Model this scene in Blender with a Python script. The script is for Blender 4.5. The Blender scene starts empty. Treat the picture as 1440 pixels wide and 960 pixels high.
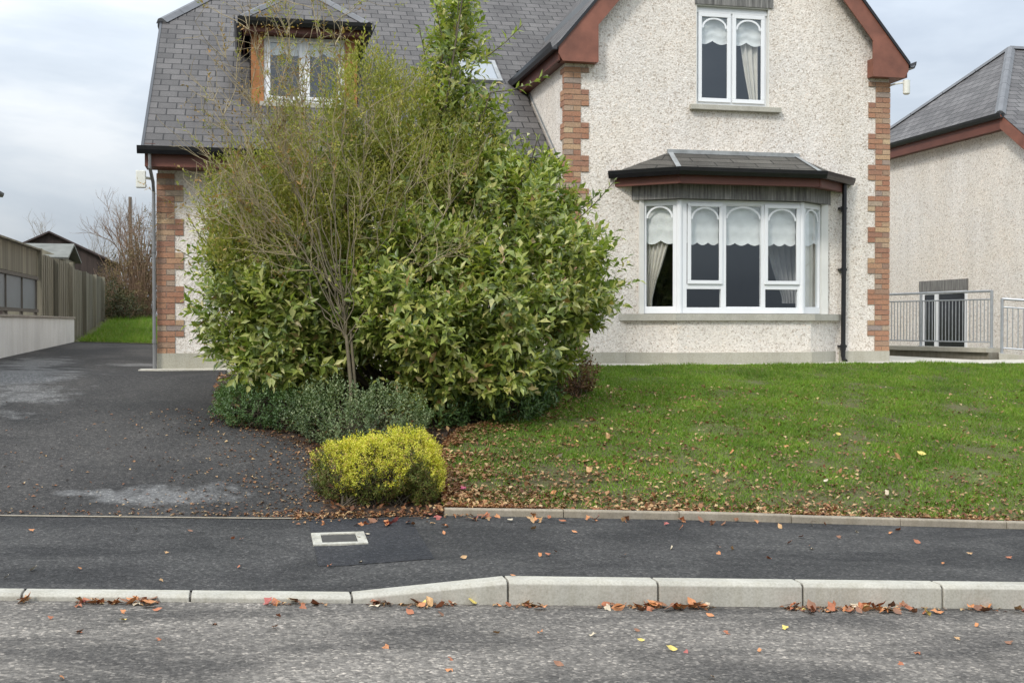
import bpy, math, random
import numpy as np
from math import radians, sin, cos, pi, sqrt
random.seed(11); RNG = np.random.default_rng(7)
scene = bpy.context.scene
COL = scene.collection
V3 = lambda *a: np.array(a, float)
def unit(v): v = np.asarray(v, float); return v/np.linalg.norm(v)

# ---------------------------------------------------------------- materials
def new_mat(name):
    m = bpy.data.materials.new(name); m.use_nodes = True
    nt = m.node_tree; b = nt.nodes['Principled BSDF']
    return m, nt, b
def nd(nt, t, **kw):
    n = nt.nodes.new(t)
    for k, v in kw.items():
        if k in n.inputs: n.inputs[k].default_value = v
        else: setattr(n, k, v)
    return n
def ramp(nt, stops, interp='LINEAR'):
    r = nt.nodes.new('ShaderNodeValToRGB'); cr = r.color_ramp; cr.interpolation = interp
    while len(cr.elements) < len(stops): cr.elements.new(0.5)
    for e, (p, c) in zip(cr.elements, stops):
        e.position = p; e.color = (*c, 1) if len(c) == 3 else c
    return r
def mix(nt, a, b, fac, mode='MIX'):
    n = nt.nodes.new('ShaderNodeMix'); n.data_type = 'RGBA'; n.blend_type = mode
    for sock, val in ((n.inputs[0], fac), (n.inputs[6], a), (n.inputs[7], b)):
        if hasattr(val, 'is_linked') or isinstance(val, bpy.types.NodeSocket): nt.links.new(val, sock)
        elif isinstance(val, (int, float)): sock.default_value = val
        else: sock.default_value = (*val, 1)
    return n.outputs[2]
def math_n(nt, op, a, b=None, clamp=False):
    n = nt.nodes.new('ShaderNodeMath'); n.operation = op; n.use_clamp = clamp
    for i, v in enumerate((a, b)):
        if v is None: continue
        if isinstance(v, bpy.types.NodeSocket): nt.links.new(v, n.inputs[i])
        else: n.inputs[i].default_value = v
    return n.outputs[0]
def coords(nt, kind='Object'):
    return nt.nodes.new('ShaderNodeTexCoord').outputs[kind]
def worldpos(nt): return nt.nodes.new('ShaderNodeNewGeometry').outputs['Position']
def noise(nt, co, scale, detail=4, rough=.55, dist=0):
    n = nd(nt, 'ShaderNodeTexNoise', Scale=scale, Detail=detail, Roughness=rough, Distortion=dist)
    nt.links.new(co, n.inputs['Vector']); return n.outputs['Fac']
def voro(nt, co, scale, out='Color', feature='F1', rnd=1):
    n = nt.nodes.new('ShaderNodeTexVoronoi'); n.feature = feature; n.inputs['Scale'].default_value = scale
    n.inputs['Randomness'].default_value = rnd
    nt.links.new(co, n.inputs['Vector']); return n.outputs[out]
def bump(nt, b, h, strength, dist=.01):
    n = nd(nt, 'ShaderNodeBump', Strength=strength, Distance=dist); nt.links.new(h, n.inputs['Height'])
    nt.links.new(n.outputs[0], b.inputs['Normal'])
def sep(nt, co):
    n = nt.nodes.new('ShaderNodeSeparateXYZ'); nt.links.new(co, n.inputs[0]); return n.outputs
def mscale(nt, co, s):
    n = nt.nodes.new('ShaderNodeMapping'); n.inputs['Scale'].default_value = s; nt.links.new(co, n.inputs[0]); return n.outputs[0]

def m_plain(name, col, rough=.5, var=.12, scale=6, metal=0, b_str=.15, b_scale=60):
    m, nt, b = new_mat(name); co = worldpos(nt)
    n = noise(nt, co, scale, 5)
    r = ramp(nt, [(.3, [c*(1-var) for c in col]), (.7, [min(1, c*(1+var)) for c in col])]); nt.links.new(n, r.inputs[0])
    nt.links.new(r.outputs[0], b.inputs['Base Color']); b.inputs['Roughness'].default_value = rough; b.inputs['Metallic'].default_value = metal
    if b_str: bump(nt, b, noise(nt, co, b_scale, 3), b_str, .003)
    return m

def m_pebble(name, tint=(1, 1, 1), k=1.0):
    m, nt, b = new_mat(name); co = worldpos(nt)
    vc = voro(nt, co, 46); s = sep(nt, vc)
    base = [c*t*k for c, t in zip((.77, .722, .665), tint)]
    r = ramp(nt, [(0, (.40*k, .33*k, .27*k)), (.06, (.48*k, .42*k, .36*k)), (.13, [x*.88 for x in base]), (.55, base), (.85, [x*1.06 for x in base]), (.94, (.86*k, .84*k, .80*k)), (1, (.74*k, .63*k, .53*k))])
    nt.links.new(s[0], r.inputs[0])
    v2 = voro(nt, co, 84); s2 = sep(nt, v2)
    r2 = ramp(nt, [(0, (.52, .46, .41)), (.08, (.74, .69, .64)), (.18, (.96, .95, .94)), (1, (1.04, 1.04, 1.04))]); nt.links.new(s2[1], r2.inputs[0])
    c1 = mix(nt, mix(nt, r.outputs[0], base, .28), r2.outputs[0], .8, 'MULTIPLY')
    hv = ramp(nt, [(.35, (.98, .985, 1.0)), (.65, (1.02, 1.0, .975))]); nt.links.new(noise(nt, co, .9, 5, .6), hv.inputs[0]); c1 = mix(nt, c1, hv.outputs[0], 1, 'MULTIPLY')
    fine = ramp(nt, [(.35, (.90, .90, .89)), (.62, (1.05, 1.05, 1.045))]); nt.links.new(noise(nt, co, 17, 5, .7), fine.inputs[0]); c1 = mix(nt, c1, fine.outputs[0], .8, 'MULTIPLY')
    # weather streaks (long in z) and large blotches
    st = noise(nt, mscale(nt, co, (3.0, 3.0, .35)), 1.0, 5, .6)
    rs = ramp(nt, [(.30, (.90, .89, .87)), (.62, (1.03, 1.025, 1.02))]); nt.links.new(st, rs.inputs[0])
    c2 = mix(nt, c1, rs.outputs[0], .9, 'MULTIPLY')
    nt.links.new(c2, b.inputs['Base Color']); b.inputs['Roughness'].default_value = .92
    bump(nt, b, voro(nt, co, 40, 'Distance'), .45, .012)
    return m

def m_slate(name, base, w=.25, g=.19):
    m, nt, b = new_mat(name); co = coords(nt, 'UV')
    bt = nt.nodes.new('ShaderNodeTexBrick'); nt.links.new(co, bt.inputs['Vector'])
    bt.offset = .5; bt.squash = 1
    for k, v in (('Scale', 1), ('Mortar Size', .009), ('Mortar Smooth', .1), ('Bias', 0), ('Brick Width', w), ('Row Height', g)): bt.inputs[k].default_value = v
    bt.inputs['Color1'].default_value = (*[c*.76 for c in base], 1); bt.inputs['Color2'].default_value = (*[c*1.25 for c in base], 1)
    bt.inputs['Mortar'].default_value = (*[c*.22 for c in base], 1)
    wp = worldpos(nt)
    n = noise(nt, mscale(nt, wp, (1.6, .5, .5)), 1.1, 6, .65); r = ramp(nt, [(.3, (.74, .72, .71)), (.7, (1.22, 1.22, 1.2))]); nt.links.new(n, r.inputs[0])
    c = mix(nt, bt.outputs['Color'], r.outputs[0], 1, 'MULTIPLY')
    n2 = noise(nt, wp, 38, 4, .7); r2 = ramp(nt, [(.36, (.80, .80, .80)), (.6, (1.0, 1.0, 1.0)), (.72, (1.6, 1.6, 1.45))]); nt.links.new(n2, r2.inputs[0])
    c = mix(nt, c, r2.outputs[0], .8, 'MULTIPLY')
    nt.links.new(c, b.inputs['Base Color']); b.inputs['Roughness'].default_value = .72; b.inputs['Specular IOR Level'].default_value = .35
    s = sep(nt, co); fr = math_n(nt, 'FRACT', math_n(nt, 'DIVIDE', s[1], g)); saw = math_n(nt, 'SUBTRACT', 1.0, fr)
    h = math_n(nt, 'MULTIPLY', math_n(nt, 'ADD', math_n(nt, 'MULTIPLY', saw, .7), math_n(nt, 'MULTIPLY', n2, .25)), math_n(nt, 'SUBTRACT', 1.0, math_n(nt, 'MULTIPLY', bt.outputs['Fac'], .6)))
    bump(nt, b, h, .8, .018)
    return m

def m_tarmac(name, dark, light, patch_lo=.45, patch_hi=.7, pscale=(.5, 1.1, 1), speck=1.0, vs=75, blobs=(), blobcol=(.2, .2, .19), mid=None):
    m, nt, b = new_mat(name); co = worldpos(nt)
    n = noise(nt, mscale(nt, co, pscale), 1.0, 7, .62, .6)
    r = ramp(nt, [(patch_lo, dark), (patch_hi, light)]); nt.links.new(n, r.inputs[0]); c = r.outputs[0]
    for (bx, by, rx, ry) in blobs:
        s = sep(nt, co)
        wob = noise(nt, co, 2.6, 5, .65)
        dx = math_n(nt, 'DIVIDE', math_n(nt, 'SUBTRACT', s[0], bx), rx); dy = math_n(nt, 'DIVIDE', math_n(nt, 'SUBTRACT', s[1], by), ry)
        d = math_n(nt, 'SQRT', math_n(nt, 'ADD', math_n(nt, 'MULTIPLY', dx, dx), math_n(nt, 'MULTIPLY', dy, dy)))
        d = math_n(nt, 'ADD', d, math_n(nt, 'MULTIPLY', math_n(nt, 'SUBTRACT', wob, .5), 3.0))
        f = ramp(nt, [(.45, (1, 1, 1)), (1.0, (0, 0, 0))]); nt.links.new(d, f.inputs[0])
        ff = math_n(nt, 'MULTIPLY', sep(nt, f.outputs[0])[0], .85)
        c = mix(nt, c, blobcol, ff)
    v = sep(nt, voro(nt, co, vs))[0]
    rv = ramp(nt, [(0, (.45, .45, .45)), (.5, (.9, .9, .9)), (.82, (1.15, 1.14, 1.12)), (.95, (2.0, 1.96, 1.9)), (1, (2.6, 2.5, 2.4))]); nt.links.new(v, rv.inputs[0])
    c = mix(nt, c, rv.outputs[0], .75*speck, 'MULTIPLY')
    n3 = noise(nt, co, 26, 4, .75); r3 = ramp(nt, [(.35, (.62, .62, .62)), (.65, (1.35, 1.35, 1.35))]); nt.links.new(n3, r3.inputs[0])
    c = mix(nt, c, r3.outputs[0], .8*speck, 'MULTIPLY')
    nt.links.new(c, b.inputs['Base Color']); b.inputs['Roughness'].default_value = .92; b.inputs['Specular IOR Level'].default_value = .22
    bump(nt, b, voro(nt, co, 75, 'Distance'), .6, .008)
    return m

def m_brick(name):
    m, nt, b = new_mat(name)
    g = nt.nodes.new('ShaderNodeNewGeometry'); co = g.outputs['Position']
    r = ramp(nt, [(0, (.36, .155, .09)), (.30, (.42, .205, .115)), (.45, (.31, .14, .09)), (.60, (.46, .25, .14)), (.74, (.29, .175, .125)), (.84, (.54, .355, .20)), (.92, (.27, .225, .21)), (1, (.56, .41, .24))])
    nt.links.new(g.outputs['Random Per Island'], r.inputs[0])
    n = noise(nt, co, 45, 5, .7); r2 = ramp(nt, [(.3, (.62, .64, .66)), (.7, (1.28, 1.26, 1.24))]); nt.links.new(n, r2.inputs[0])
    c = mix(nt, r.outputs[0], r2.outputs[0], 1, 'MULTIPLY')
    c = mix(nt, c, (.36, .27, .20), math_n(nt, 'MULTIPLY', noise(nt, co, 9, 5, .7), .35))
    nt.links.new(c, b.inputs['Base Color']); b.inputs['Roughness'].default_value = .88
    bump(nt, b, n, .6, .008); return m

def m_leaf(name, stops, rough=.45, trans=.25, spec=.5, tcol=None):
    m, nt, b = new_mat(name); g = nt.nodes.new('ShaderNodeNewGeometry')
    r = ramp(nt, stops); nt.links.new(g.outputs['Random Per Island'], r.inputs[0])
    n = noise(nt, g.outputs['Position'], 1.6, 3); r2 = ramp(nt, [(.3, (.75, .78, .8)), (.7, (1.25, 1.2, 1.1))]); nt.links.new(n, r2.inputs[0])
    c = mix(nt, r.outputs[0], r2.outputs[0], 1, 'MULTIPLY')
    nt.links.new(c, b.inputs['Base Color']); b.inputs['Roughness'].default_value = rough
    b.inputs['Specular IOR Level'].default_value = spec
    if trans:
        t = nt.nodes.new('ShaderNodeBsdfTranslucent'); nt.links.new(mix(nt, c, tcol or (1.5, 1.7, .7), 1, 'MULTIPLY'), t.inputs['Color'])
        ms = nt.nodes.new('ShaderNodeMixShader'); ms.inputs[0].default_value = trans
        nt.links.new(b.outputs[0], ms.inputs[1]); nt.links.new(t.outputs[0], ms.inputs[2])
        nt.links.new(ms.outputs[0], nt.nodes['Material Output'].inputs[0])
    return m

def m_glass(name):
    m, nt, b = new_mat(name); nt.nodes.remove(b)
    fr = nd(nt, 'ShaderNodeFresnel', IOR=1.5)
    tr = nd(nt, 'ShaderNodeBsdfTransparent'); tr.inputs[0].default_value = (.975, .98, .98, 1)
    gl = nd(nt, 'ShaderNodeBsdfGlossy'); gl.inputs['Roughness'].default_value = .012
    gl.inputs['Color'].default_value = (.86, .93, 1, 1)
    n = noise(nt, worldpos(nt), 1.2, 2); bm = nd(nt, 'ShaderNodeBump', Strength=.02, Distance=.02); nt.links.new(n, bm.inputs['Height']); nt.links.new(bm.outputs[0], gl.inputs['Normal'])
    ms = nt.nodes.new('ShaderNodeMixShader')
    g = nt.nodes.new('ShaderNodeNewGeometry'); front = math_n(nt, 'SUBTRACT', 1.0, g.outputs['Backfacing'])
    nt.links.new(math_n(nt, 'MULTIPLY', math_n(nt, 'ADD', fr.outputs[0], .075), front), ms.inputs[0])
    nt.links.new(tr.outputs[0], ms.inputs[1]); nt.links.new(gl.outputs[0], ms.inputs[2])
    nt.links.new(ms.outputs[0], nt.nodes['Material Output'].inputs[0]); return m

def m_soldier(name):   # grey ribbed lintel band: narrow vertical ribs
    m, nt, b = new_mat(name); co = worldpos(nt)
    n = noise(nt, mscale(nt, co, (1, 1, .06)), 34, 3, .7)
    r = ramp(nt, [(.3, (.075, .072, .068)), (.5, (.17, .165, .155)), (.7, (.30, .29, .27))]); nt.links.new(n, r.inputs[0])
    nt.links.new(r.outputs[0], b.inputs['Base Color']); b.inputs['Roughness'].default_value = .85
    bump(nt, b, n, .8, .01); return m

def m_concrete(name, col, stain=.25, scale=3):
    m, nt, b = new_mat(name); co = worldpos(nt)
    n = noise(nt, co, scale, 7, .65, .4)
    r = ramp(nt, [(.3, [c*(1-stain) for c in col]), (.55, col), (.75, [c*1.1 for c in col])]); nt.links.new(n, r.inputs[0])
    n2 = noise(nt, co, 70, 4, .7); r2 = ramp(nt, [(.3, (.72, .71, .68)), (.6, (1.06, 1.06, 1.06))]); nt.links.new(n2, r2.inputs[0])
    c = mix(nt, r.outputs[0], r2.outputs[0], .8, 'MULTIPLY')
    n3 = noise(nt, mscale(nt, co, (9, 9, .8)), 1, 4, .6); r3 = ramp(nt, [(.40, (.80, .78, .72)), (.56, (1, 1, 1))]); nt.links.new(n3, r3.inputs[0])
    c = mix(nt, c, r3.outputs[0], stain*2, 'MULTIPLY')
    nt.links.new(c, b.inputs['Base Color']); b.inputs['Roughness'].default_value = .9
    bump(nt, b, n2, .35, .004); return m

def m_boards(name, col, bw=.12, axis=1):
    m, nt, b = new_mat(name); co = worldpos(nt); s = sep(nt, co)
    cell = math_n(nt, 'FLOOR', math_n(nt, 'DIVIDE', s[axis], bw))
    wn = nt.nodes.new('ShaderNodeTexWhiteNoise'); wn.noise_dimensions = '1D'; nt.links.new(cell, wn.inputs['W'])
    r = ramp(nt, [(0, [c*.75 for c in col]), (1, [c*1.25 for c in col])]); nt.links.new(wn.outputs['Value'], r.inputs[0])
    n = noise(nt, mscale(nt, co, (14, 14, .9)), 1, 5, .65); r2 = ramp(nt, [(.3, (.65, .66, .62)), (.7, (1.2, 1.2, 1.2))]); nt.links.new(n, r2.inputs[0])
    c = mix(nt, r.outputs[0], r2.outputs[0], 1, 'MULTIPLY')
    nt.links.new(c, b.inputs['Base Color']); b.inputs['Roughness'].default_value = .85; bump(nt, b, n, .4, .01); return m

def m_ground(name, stops, s1=.8, s2=24, b_str=.6):
    m, nt, b = new_mat(name); co = worldpos(nt)
    n = noise(nt, co, s1, 6, .65); n2 = noise(nt, co, s2, 5, .75)
    r = ramp(nt, stops); nt.links.new(math_n(nt, 'ADD', math_n(nt, 'MULTIPLY', n, .6), math_n(nt, 'MULTIPLY', n2, .4)), r.inputs[0])
    nt.links.new(r.outputs[0], b.inputs['Base Color']); b.inputs['Roughness'].default_value = .95; bump(nt, b, n2, b_str, .03); return m

M = {}
M['pebble'] = m_pebble('pebbledash'); M['pebble_far'] = m_pebble('pebbledash_neighbour', (.975, .99, 1.0), 1.0)
M['slate'] = m_slate('slate', (.098, .091, .088)); M['slate_bay'] = m_slate('slate_bay', (.10, .094, .083), .6, .16)
M['slate_far'] = m_slate('slate_neighbour', (.115, .109, .109), .25, .19)
M['ridge'] = m_plain('ridge_tile', (.13, .133, .14), .6, .15)
M['brick'] = m_brick('brick'); M['mortar'] = m_plain('mortar', (.36, .30, .24), .95, .15, 30)
M['black'] = m_plain('black_plastic', (.012, .012, .014), .32, .2, 8, 0, .05)
M['brown'] = m_plain('brown_paint', (.205, .078, .050), .6, .30, 3.5, 0, .3)
M['brown_dark'] = m_plain('brown_soffit', (.13, .042, .026), .55, .15, 3)
M['tan_wood'] = m_plain('orange_wood', (.34, .135, .04), .5, .2, 5)
M['upvc'] = m_plain('white_upvc', (.80, .81, .82), .3, .03, 3, 0, 0)
M['reveal'] = m_plain('white_reveal', (.68, .67, .63), .8, .07, 4)
M['sill'] = m_concrete('concrete_sill', (.46, .44, .38), .15); M['plinth'] = m_concrete('plinth_render', (.44, .42, .35), .14, 1.6)
M['soldier'] = m_soldier('ribbed_lintel'); M['lead'] = m_plain('lead_flashing', (.27, .28, .28), .55, .25, 8)
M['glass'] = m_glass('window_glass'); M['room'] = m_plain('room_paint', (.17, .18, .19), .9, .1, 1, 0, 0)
M['fabric'] = m_plain('blind_fabric', (.76, .775, .755), .9, .06, 9, 0, .1); M['drape'] = m_plain('dim_curtain_fabric', (.34, .34, .34), .9, .08, 6, 0, .1); M['curtain'] = m_plain('curtain_fabric', (.66, .63, .56), .9, .08, 6, 0, .1)
M['kerb'] = m_concrete('kerb_concrete', (.42, .40, .345), .2, 2.6); M['edging'] = m_concrete('edging_concrete', (.31, .27, .21), .28, 4)
M['slab'] = m_concrete('path_concrete', (.52, .49, .42), .18, 1.2)
M['white_wall'] = m_concrete('white_render', (.74, .75, .75), .13, 1.2); M['coping'] = m_concrete('coping', (.33, .30, .26), .2)
M['old_wall'] = m_concrete('old_wall', (.27, .25, .21), .4, 2)
M['fence'] = m_boards('fence_boards', (.175, .16, .12), .11); M['fence_dark'] = m_plain('fence_post', (.10, .09, .075), .8)
M['infill'] = m_plain('grey_infill', (.085, .10, .115), .35, .15, 3); M['steel'] = m_plain('galvanised', (.42, .44, .46), .42, .12, 12, .6, .05)
M['barn'] = m_boards('brown_cladding', (.042, .029, .025), .15, 0); M['felt'] = m_plain('felt_roof', (.16, .165, .15), .9, .2, 4)
M['darkroof'] = m_plain('dark_roof', (.05, .035, .033), .8, .2, 4)
M['road'] = m_tarmac('road_surface', (.082, .076, .069), (.20, .182, .16), .38, .64, (.7, 1.5, 1), .95, 62)
M['path'] = m_tarmac('path_tarmac', (.034, .0335, .033), (.068, .066, .063), .40, .68, (.8, 1.6, 1), .8, 70)
M['drive'] = m_tarmac('drive_tarmac', (.033, .032, .031), (.066, .062, .058), .40, .68, (.8, .6, 1), .75, 70,
    blobs=((-.62, 9.45, .55, .26), (-1.15, 9.5, .3, .12), (-2.7, 14.2, .85, 2.4), (-2.9, 17.5, .5, 2.0), (-1.6, 17.6, .45, .5)), blobcol=(.145, .143, .14))
M['patch'] = m_tarmac('patch_tarmac', (.026, .027, .03), (.042, .042, .044), .4, .7, (1, 1, 1), .7)
M['soil'] = m_ground('bed_soil', [(.3, (.016, .011, .008)), (.5, (.045, .028, .018)), (.7, (.09, .055, .035))])
M['turf'] = m_ground('turf', [(.34, (.05, .036, .018)), (.5, (.075, .07, .022)), (.66, (.10, .125, .03))], .5, 14)
M['earth'] = m_ground('earth', [(.3, (.06, .07, .03)), (.7, (.12, .12, .06))])
M['grass'] = m_leaf('grass_blade', [(0, (.085, .165, .015)), (.45, (.125, .225, .021)), (.78, (.17, .27, .036)), (.93, (.22, .23, .07)), (1, (.27, .21, .10))], .6, .25, .3)
M['laurel'] = m_leaf('laurel_leaf', [(0, (.085, .125, .028)), (.25, (.165, .22, .045)), (.58, (.255, .30, .066)), (.84, (.38, .39, .12)), (.95, (.50, .47, .20)), (1, (.28, .16, .07))], .38, .28, .6)
M['olive'] = m_leaf('willow_leaf', [(0, (.18, .195, .048)), (.5, (.27, .275, .068)), (.85, (.34, .32, .09)), (1, (.38, .28, .11))], .6, .3, .3)
M['tanleaf'] = m_leaf('dead_leaf', [(0, (.20, .13, .06)), (.6, (.30, .20, .09)), (1, (.36, .20, .08))], .7, .25, .2)
M['bark'] = m_plain('bark', (.10, .082, .055), .9, .3, 14); M['twig'] = m_plain('twig', (.31, .255, .15), .85, .25, 9)
M['branch'] = m_plain('branch_bark', (.15, .125, .08), .9, .3, 14)
M['mound'] = m_leaf('mound_leaf', [(0, (.05, .095, .03)), (.6, (.08, .14, .045)), (1, (.12, .18, .065))], .45, .2, .4)
M['hebe'] = m_leaf('hebe_leaf', [(0, (.085, .125, .05)), (.6, (.14, .19, .085)), (1, (.25, .28, .15))], .55, .15, .4)
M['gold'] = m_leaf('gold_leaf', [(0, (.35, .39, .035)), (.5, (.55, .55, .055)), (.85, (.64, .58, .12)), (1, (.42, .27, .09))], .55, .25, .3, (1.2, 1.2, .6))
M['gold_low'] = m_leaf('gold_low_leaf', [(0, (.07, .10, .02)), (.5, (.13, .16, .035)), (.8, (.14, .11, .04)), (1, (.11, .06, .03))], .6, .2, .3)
M['russet'] = m_leaf('russet_leaf', [(0, (.09, .05, .025)), (.6, (.17, .085, .045)), (1, (.24, .15, .065))], .6, .15, .3)
M['scrubleaf'] = m_leaf('scrub_leaf', [(0, (.07, .055, .025)), (.6, (.13, .095, .045)), (1, (.19, .14, .07))], .7, .15, .2)
M['bare'] = m_plain('bare_twig', (.21, .135, .085), .9, .25, 4); M['pale_twig'] = m_plain('pale_twig', (.30, .26, .21), .9, .2, 4)
M['pole'] = m_plain('pole_wood', (.14, .11, .085), .9, .2, 3)
M['hedge'] = m_leaf('hedge_leaf', [(0, (.03, .04, .014)), (.6, (.055, .06, .022)), (1, (.10, .075, .035))], .6, .15, .3)
M['litter'] = m_leaf('leaf_litter', [(0, (.10, .045, .025)), (.35, (.20, .085, .04)), (.6, (.29, .15, .07)), (.85, (.40, .26, .13)), (1, (.48, .36, .20))], .6, .1, .3, (1.2, 1, .7))
LEAFCOL = {'russet': (.33, .11, .045), 'orange': (.46, .19, .07), 'tan': (.42, .25, .11), 'yellow': (.62, .48, .12), 'red': (.33, .085, .07), 'brown': (.20, .09, .045), 'pale': (.50, .42, .30), 'pink': (.45, .10, .16)}
for k, c in LEAFCOL.items(): M['fl_'+k] = m_plain('fallen_'+k, c, .55, .25, 25, 0, .1)
M['cast'] = m_plain('cast_lid', (.045, .042, .038), .7, .3, 20); M['cover'] = m_concrete('cover_concrete', (.44, .425, .37), .35, 14)
M['lamp_white'] = m_plain('lamp_white', (.70, .69, .62), .4, .05)

# ---------------------------------------------------------------- mesh building
WLOC = {}
class MB:
    def __init__(s): s.v = []; s.f = []; s.uv = []; s.mi = []
    def face(s, pts, uv=None, mi=0):
        i = len(s.v); s.v += [tuple(map(float, p)) for p in pts]; s.f.append(tuple(range(i, i+len(pts))))
        s.uv.append(uv if uv else [(0, 0)]*len(pts)); s.mi.append(mi)
    def plane(s, pts, ud, vd, o=(0, 0, 0), mi=0):
        ud = unit(ud); vd = unit(vd); o = np.asarray(o, float)
        s.face(pts, [(float(np.dot(np.asarray(p)-o, ud)), float(np.dot(np.asarray(p)-o, vd))) for p in pts], mi)
    def hexa(s, p, mi=0):      # p: 8 points, bottom 4 ccw, top 4 ccw
        i = len(s.v); s.v += [tuple(map(float, q)) for q in p]
        for f in ((3, 2, 1, 0), (4, 5, 6, 7), (0, 1, 5, 4), (1, 2, 6, 5), (2, 3, 7, 6), (3, 0, 4, 7)):
            s.f.append(tuple(i+k for k in f)); s.uv.append([(0, 0)]*4); s.mi.append(mi)
    def box(s, x0, x1, y0, y1, z0, z1, mi=0):
        s.hexa([(x0, y0, z0), (x1, y0, z0), (x1, y1, z0), (x0, y1, z0), (x0, y0, z1), (x1, y0, z1), (x1, y1, z1), (x0, y1, z1)], mi)
    def lbox(s, P, U, N, u0, u1, v0, v1, n0, n1, mi=0):   # box in a wall-plane frame
        P, U, N = map(lambda a: np.asarray(a, float), (P, U, N)); Z = V3(0, 0, 1)
        q = lambda u, v, n: P+U*u+Z*v+N*n
        s.hexa([q(u0, v0, n1), q(u1, v0, n1), q(u1, v0, n0), q(u0, v0, n0), q(u0, v1, n1), q(u1, v1, n1), q(u1, v1, n0), q(u0, v1, n0)], mi)
    def extrude(s, prof, A, B, side, up=(0, 0, 1), mi=0): # profile (a,b) along side/up swept A->B
        A, B, side, up = map(lambda a: np.asarray(a, float), (A, B, side, up))
        i = len(s.v); n = len(prof)
        for E in (A, B): s.v += [tuple(E+side*a+up*b) for a, b in prof]
        for k in range(n):
            s.f.append((i+k, i+(k+1) % n, i+n+(k+1) % n, i+n+k)); s.uv.append([(0, 0)]*4); s.mi.append(mi)
        s.f.append(tuple(i+k for k in reversed(range(n)))); s.uv.append([(0, 0)]*n); s.mi.append(mi)
        s.f.append(tuple(i+n+k for k in range(n))); s.uv.append([(0, 0)]*n); s.mi.append(mi)
    def tube(s, pts, r, n=8, mi=0, r1=None):
        pts = [np.asarray(p, float) for p in pts]; i0 = len(s.v); m = len(pts); r1 = r if r1 is None else r1
        for k, p in enumerate(pts):
            t = unit(pts[min(k+1, m-1)]-pts[max(k-1, 0)]); a = unit(np.cross(t, (0, 0, 1) if abs(t[2]) < .9 else (1, 0, 0))); b = np.cross(t, a)
            rr = r+(r1-r)*k/(m-1)
            s.v += [tuple(p+a*cos(2*pi*j/n)*rr+b*sin(2*pi*j/n)*rr) for j in range(n)]
        for k in range(m-1):
            for j in range(n):
                s.f.append((i0+k*n+j, i0+k*n+(j+1) % n, i0+(k+1)*n+(j+1) % n, i0+(k+1)*n+j)); s.uv.append([(0, 0)]*4); s.mi.append(mi)
        for base, rev in ((i0, True), (i0+(m-1)*n, False)):
            f = [base+j for j in range(n)]; s.f.append(tuple(reversed(f)) if rev else tuple(f)); s.uv.append([(0, 0)]*n); s.mi.append(mi)

def tagit(o, label=None, cat=None, group=None, kind=None):
    if label: o['label'] = label
    if cat: o['category'] = cat
    if group: o['group'] = group
    if kind: o['kind'] = kind
    return o
def link(o, parent, origin):
    COL.objects.link(o)
    if parent is not None:
        o.parent = parent; o.location = tuple(np.asarray(origin)-WLOC[parent.name])
    else: o.location = tuple(origin)
    WLOC[o.name] = np.asarray(origin, float); return o
def empty(name, loc, label, cat, group=None):
    o = bpy.data.objects.new(name, None); o.empty_display_size = .2
    link(o, None, loc); return tagit(o, label, cat, group)
def build(name, mb, mat, parent=None, origin=None, smooth=False, bevel=0, **tg):
    mats = mat if isinstance(mat, (list, tuple)) else [mat]
    if origin is None: origin = WLOC[parent.name] if parent is not None else np.array([0., 0., 0.])
    origin = np.asarray(origin, float)
    me = bpy.data.meshes.new(name); me.from_pydata([tuple(np.asarray(p)-origin) for p in mb.v], [], mb.f)
    uvl = me.uv_layers.new(name='UVMap'); uvl.data.foreach_set('uv', np.array([c for f in mb.uv for c in f], np.float32).ravel())
    for m in mats: me.materials.append(m if not isinstance(m, str) else M[m])
    me.polygons.foreach_set('material_index', np.array(mb.mi, np.int32))
    if smooth: me.polygons.foreach_set('use_smooth', np.ones(len(me.polygons), bool))
    me.validate(); me.update()
    o = bpy.data.objects.new(name, me); link(o, parent, origin)
    if bevel:
        md = o.modifiers.new('Bevel', 'BEVEL'); md.width = bevel; md.segments = 2; md.limit_method = 'ANGLE'
    return tagit(o, **tg)
def mesh_np(name, v, f, mat, parent=None, origin=None, smooth=False, **tg):
    if origin is None: origin = WLOC[parent.name] if parent is not None else np.zeros(3)
    v = np.asarray(v, np.float32)-np.asarray(origin, np.float32); f = np.asarray(f, np.int32); k = f.shape[1]
    me = bpy.data.meshes.new(name); me.vertices.add(len(v)); me.vertices.foreach_set('co', v.ravel())
    me.loops.add(f.size); me.loops.foreach_set('vertex_index', f.ravel())
    me.polygons.add(len(f)); me.polygons.foreach_set('loop_start', np.arange(0, f.size, k, dtype=np.int32))
    try: me.polygons.foreach_set('loop_total', np.full(len(f), k, np.int32))
    except Exception: pass
    if smooth: me.polygons.foreach_set('use_smooth', np.ones(len(f), bool))
    me.update(calc_edges=True); me.materials.append(M[mat] if isinstance(mat, str) else mat)
    o = bpy.data.objects.new(name, me); link(o, parent, origin); return tagit(o, **tg)
def grid(name, X, Y, Z, mat, parent=None, **tg):
    n, m = X.shape; v = np.stack([X, Y, Z], -1).reshape(-1, 3)
    i = np.arange(n*m).reshape(n, m); f = np.stack([i[:-1, :-1], i[:-1, 1:], i[1:, 1:], i[1:, :-1]], -1).reshape(-1, 4)
    return mesh_np(name, v, f, mat, parent, smooth=True, **tg)

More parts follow.
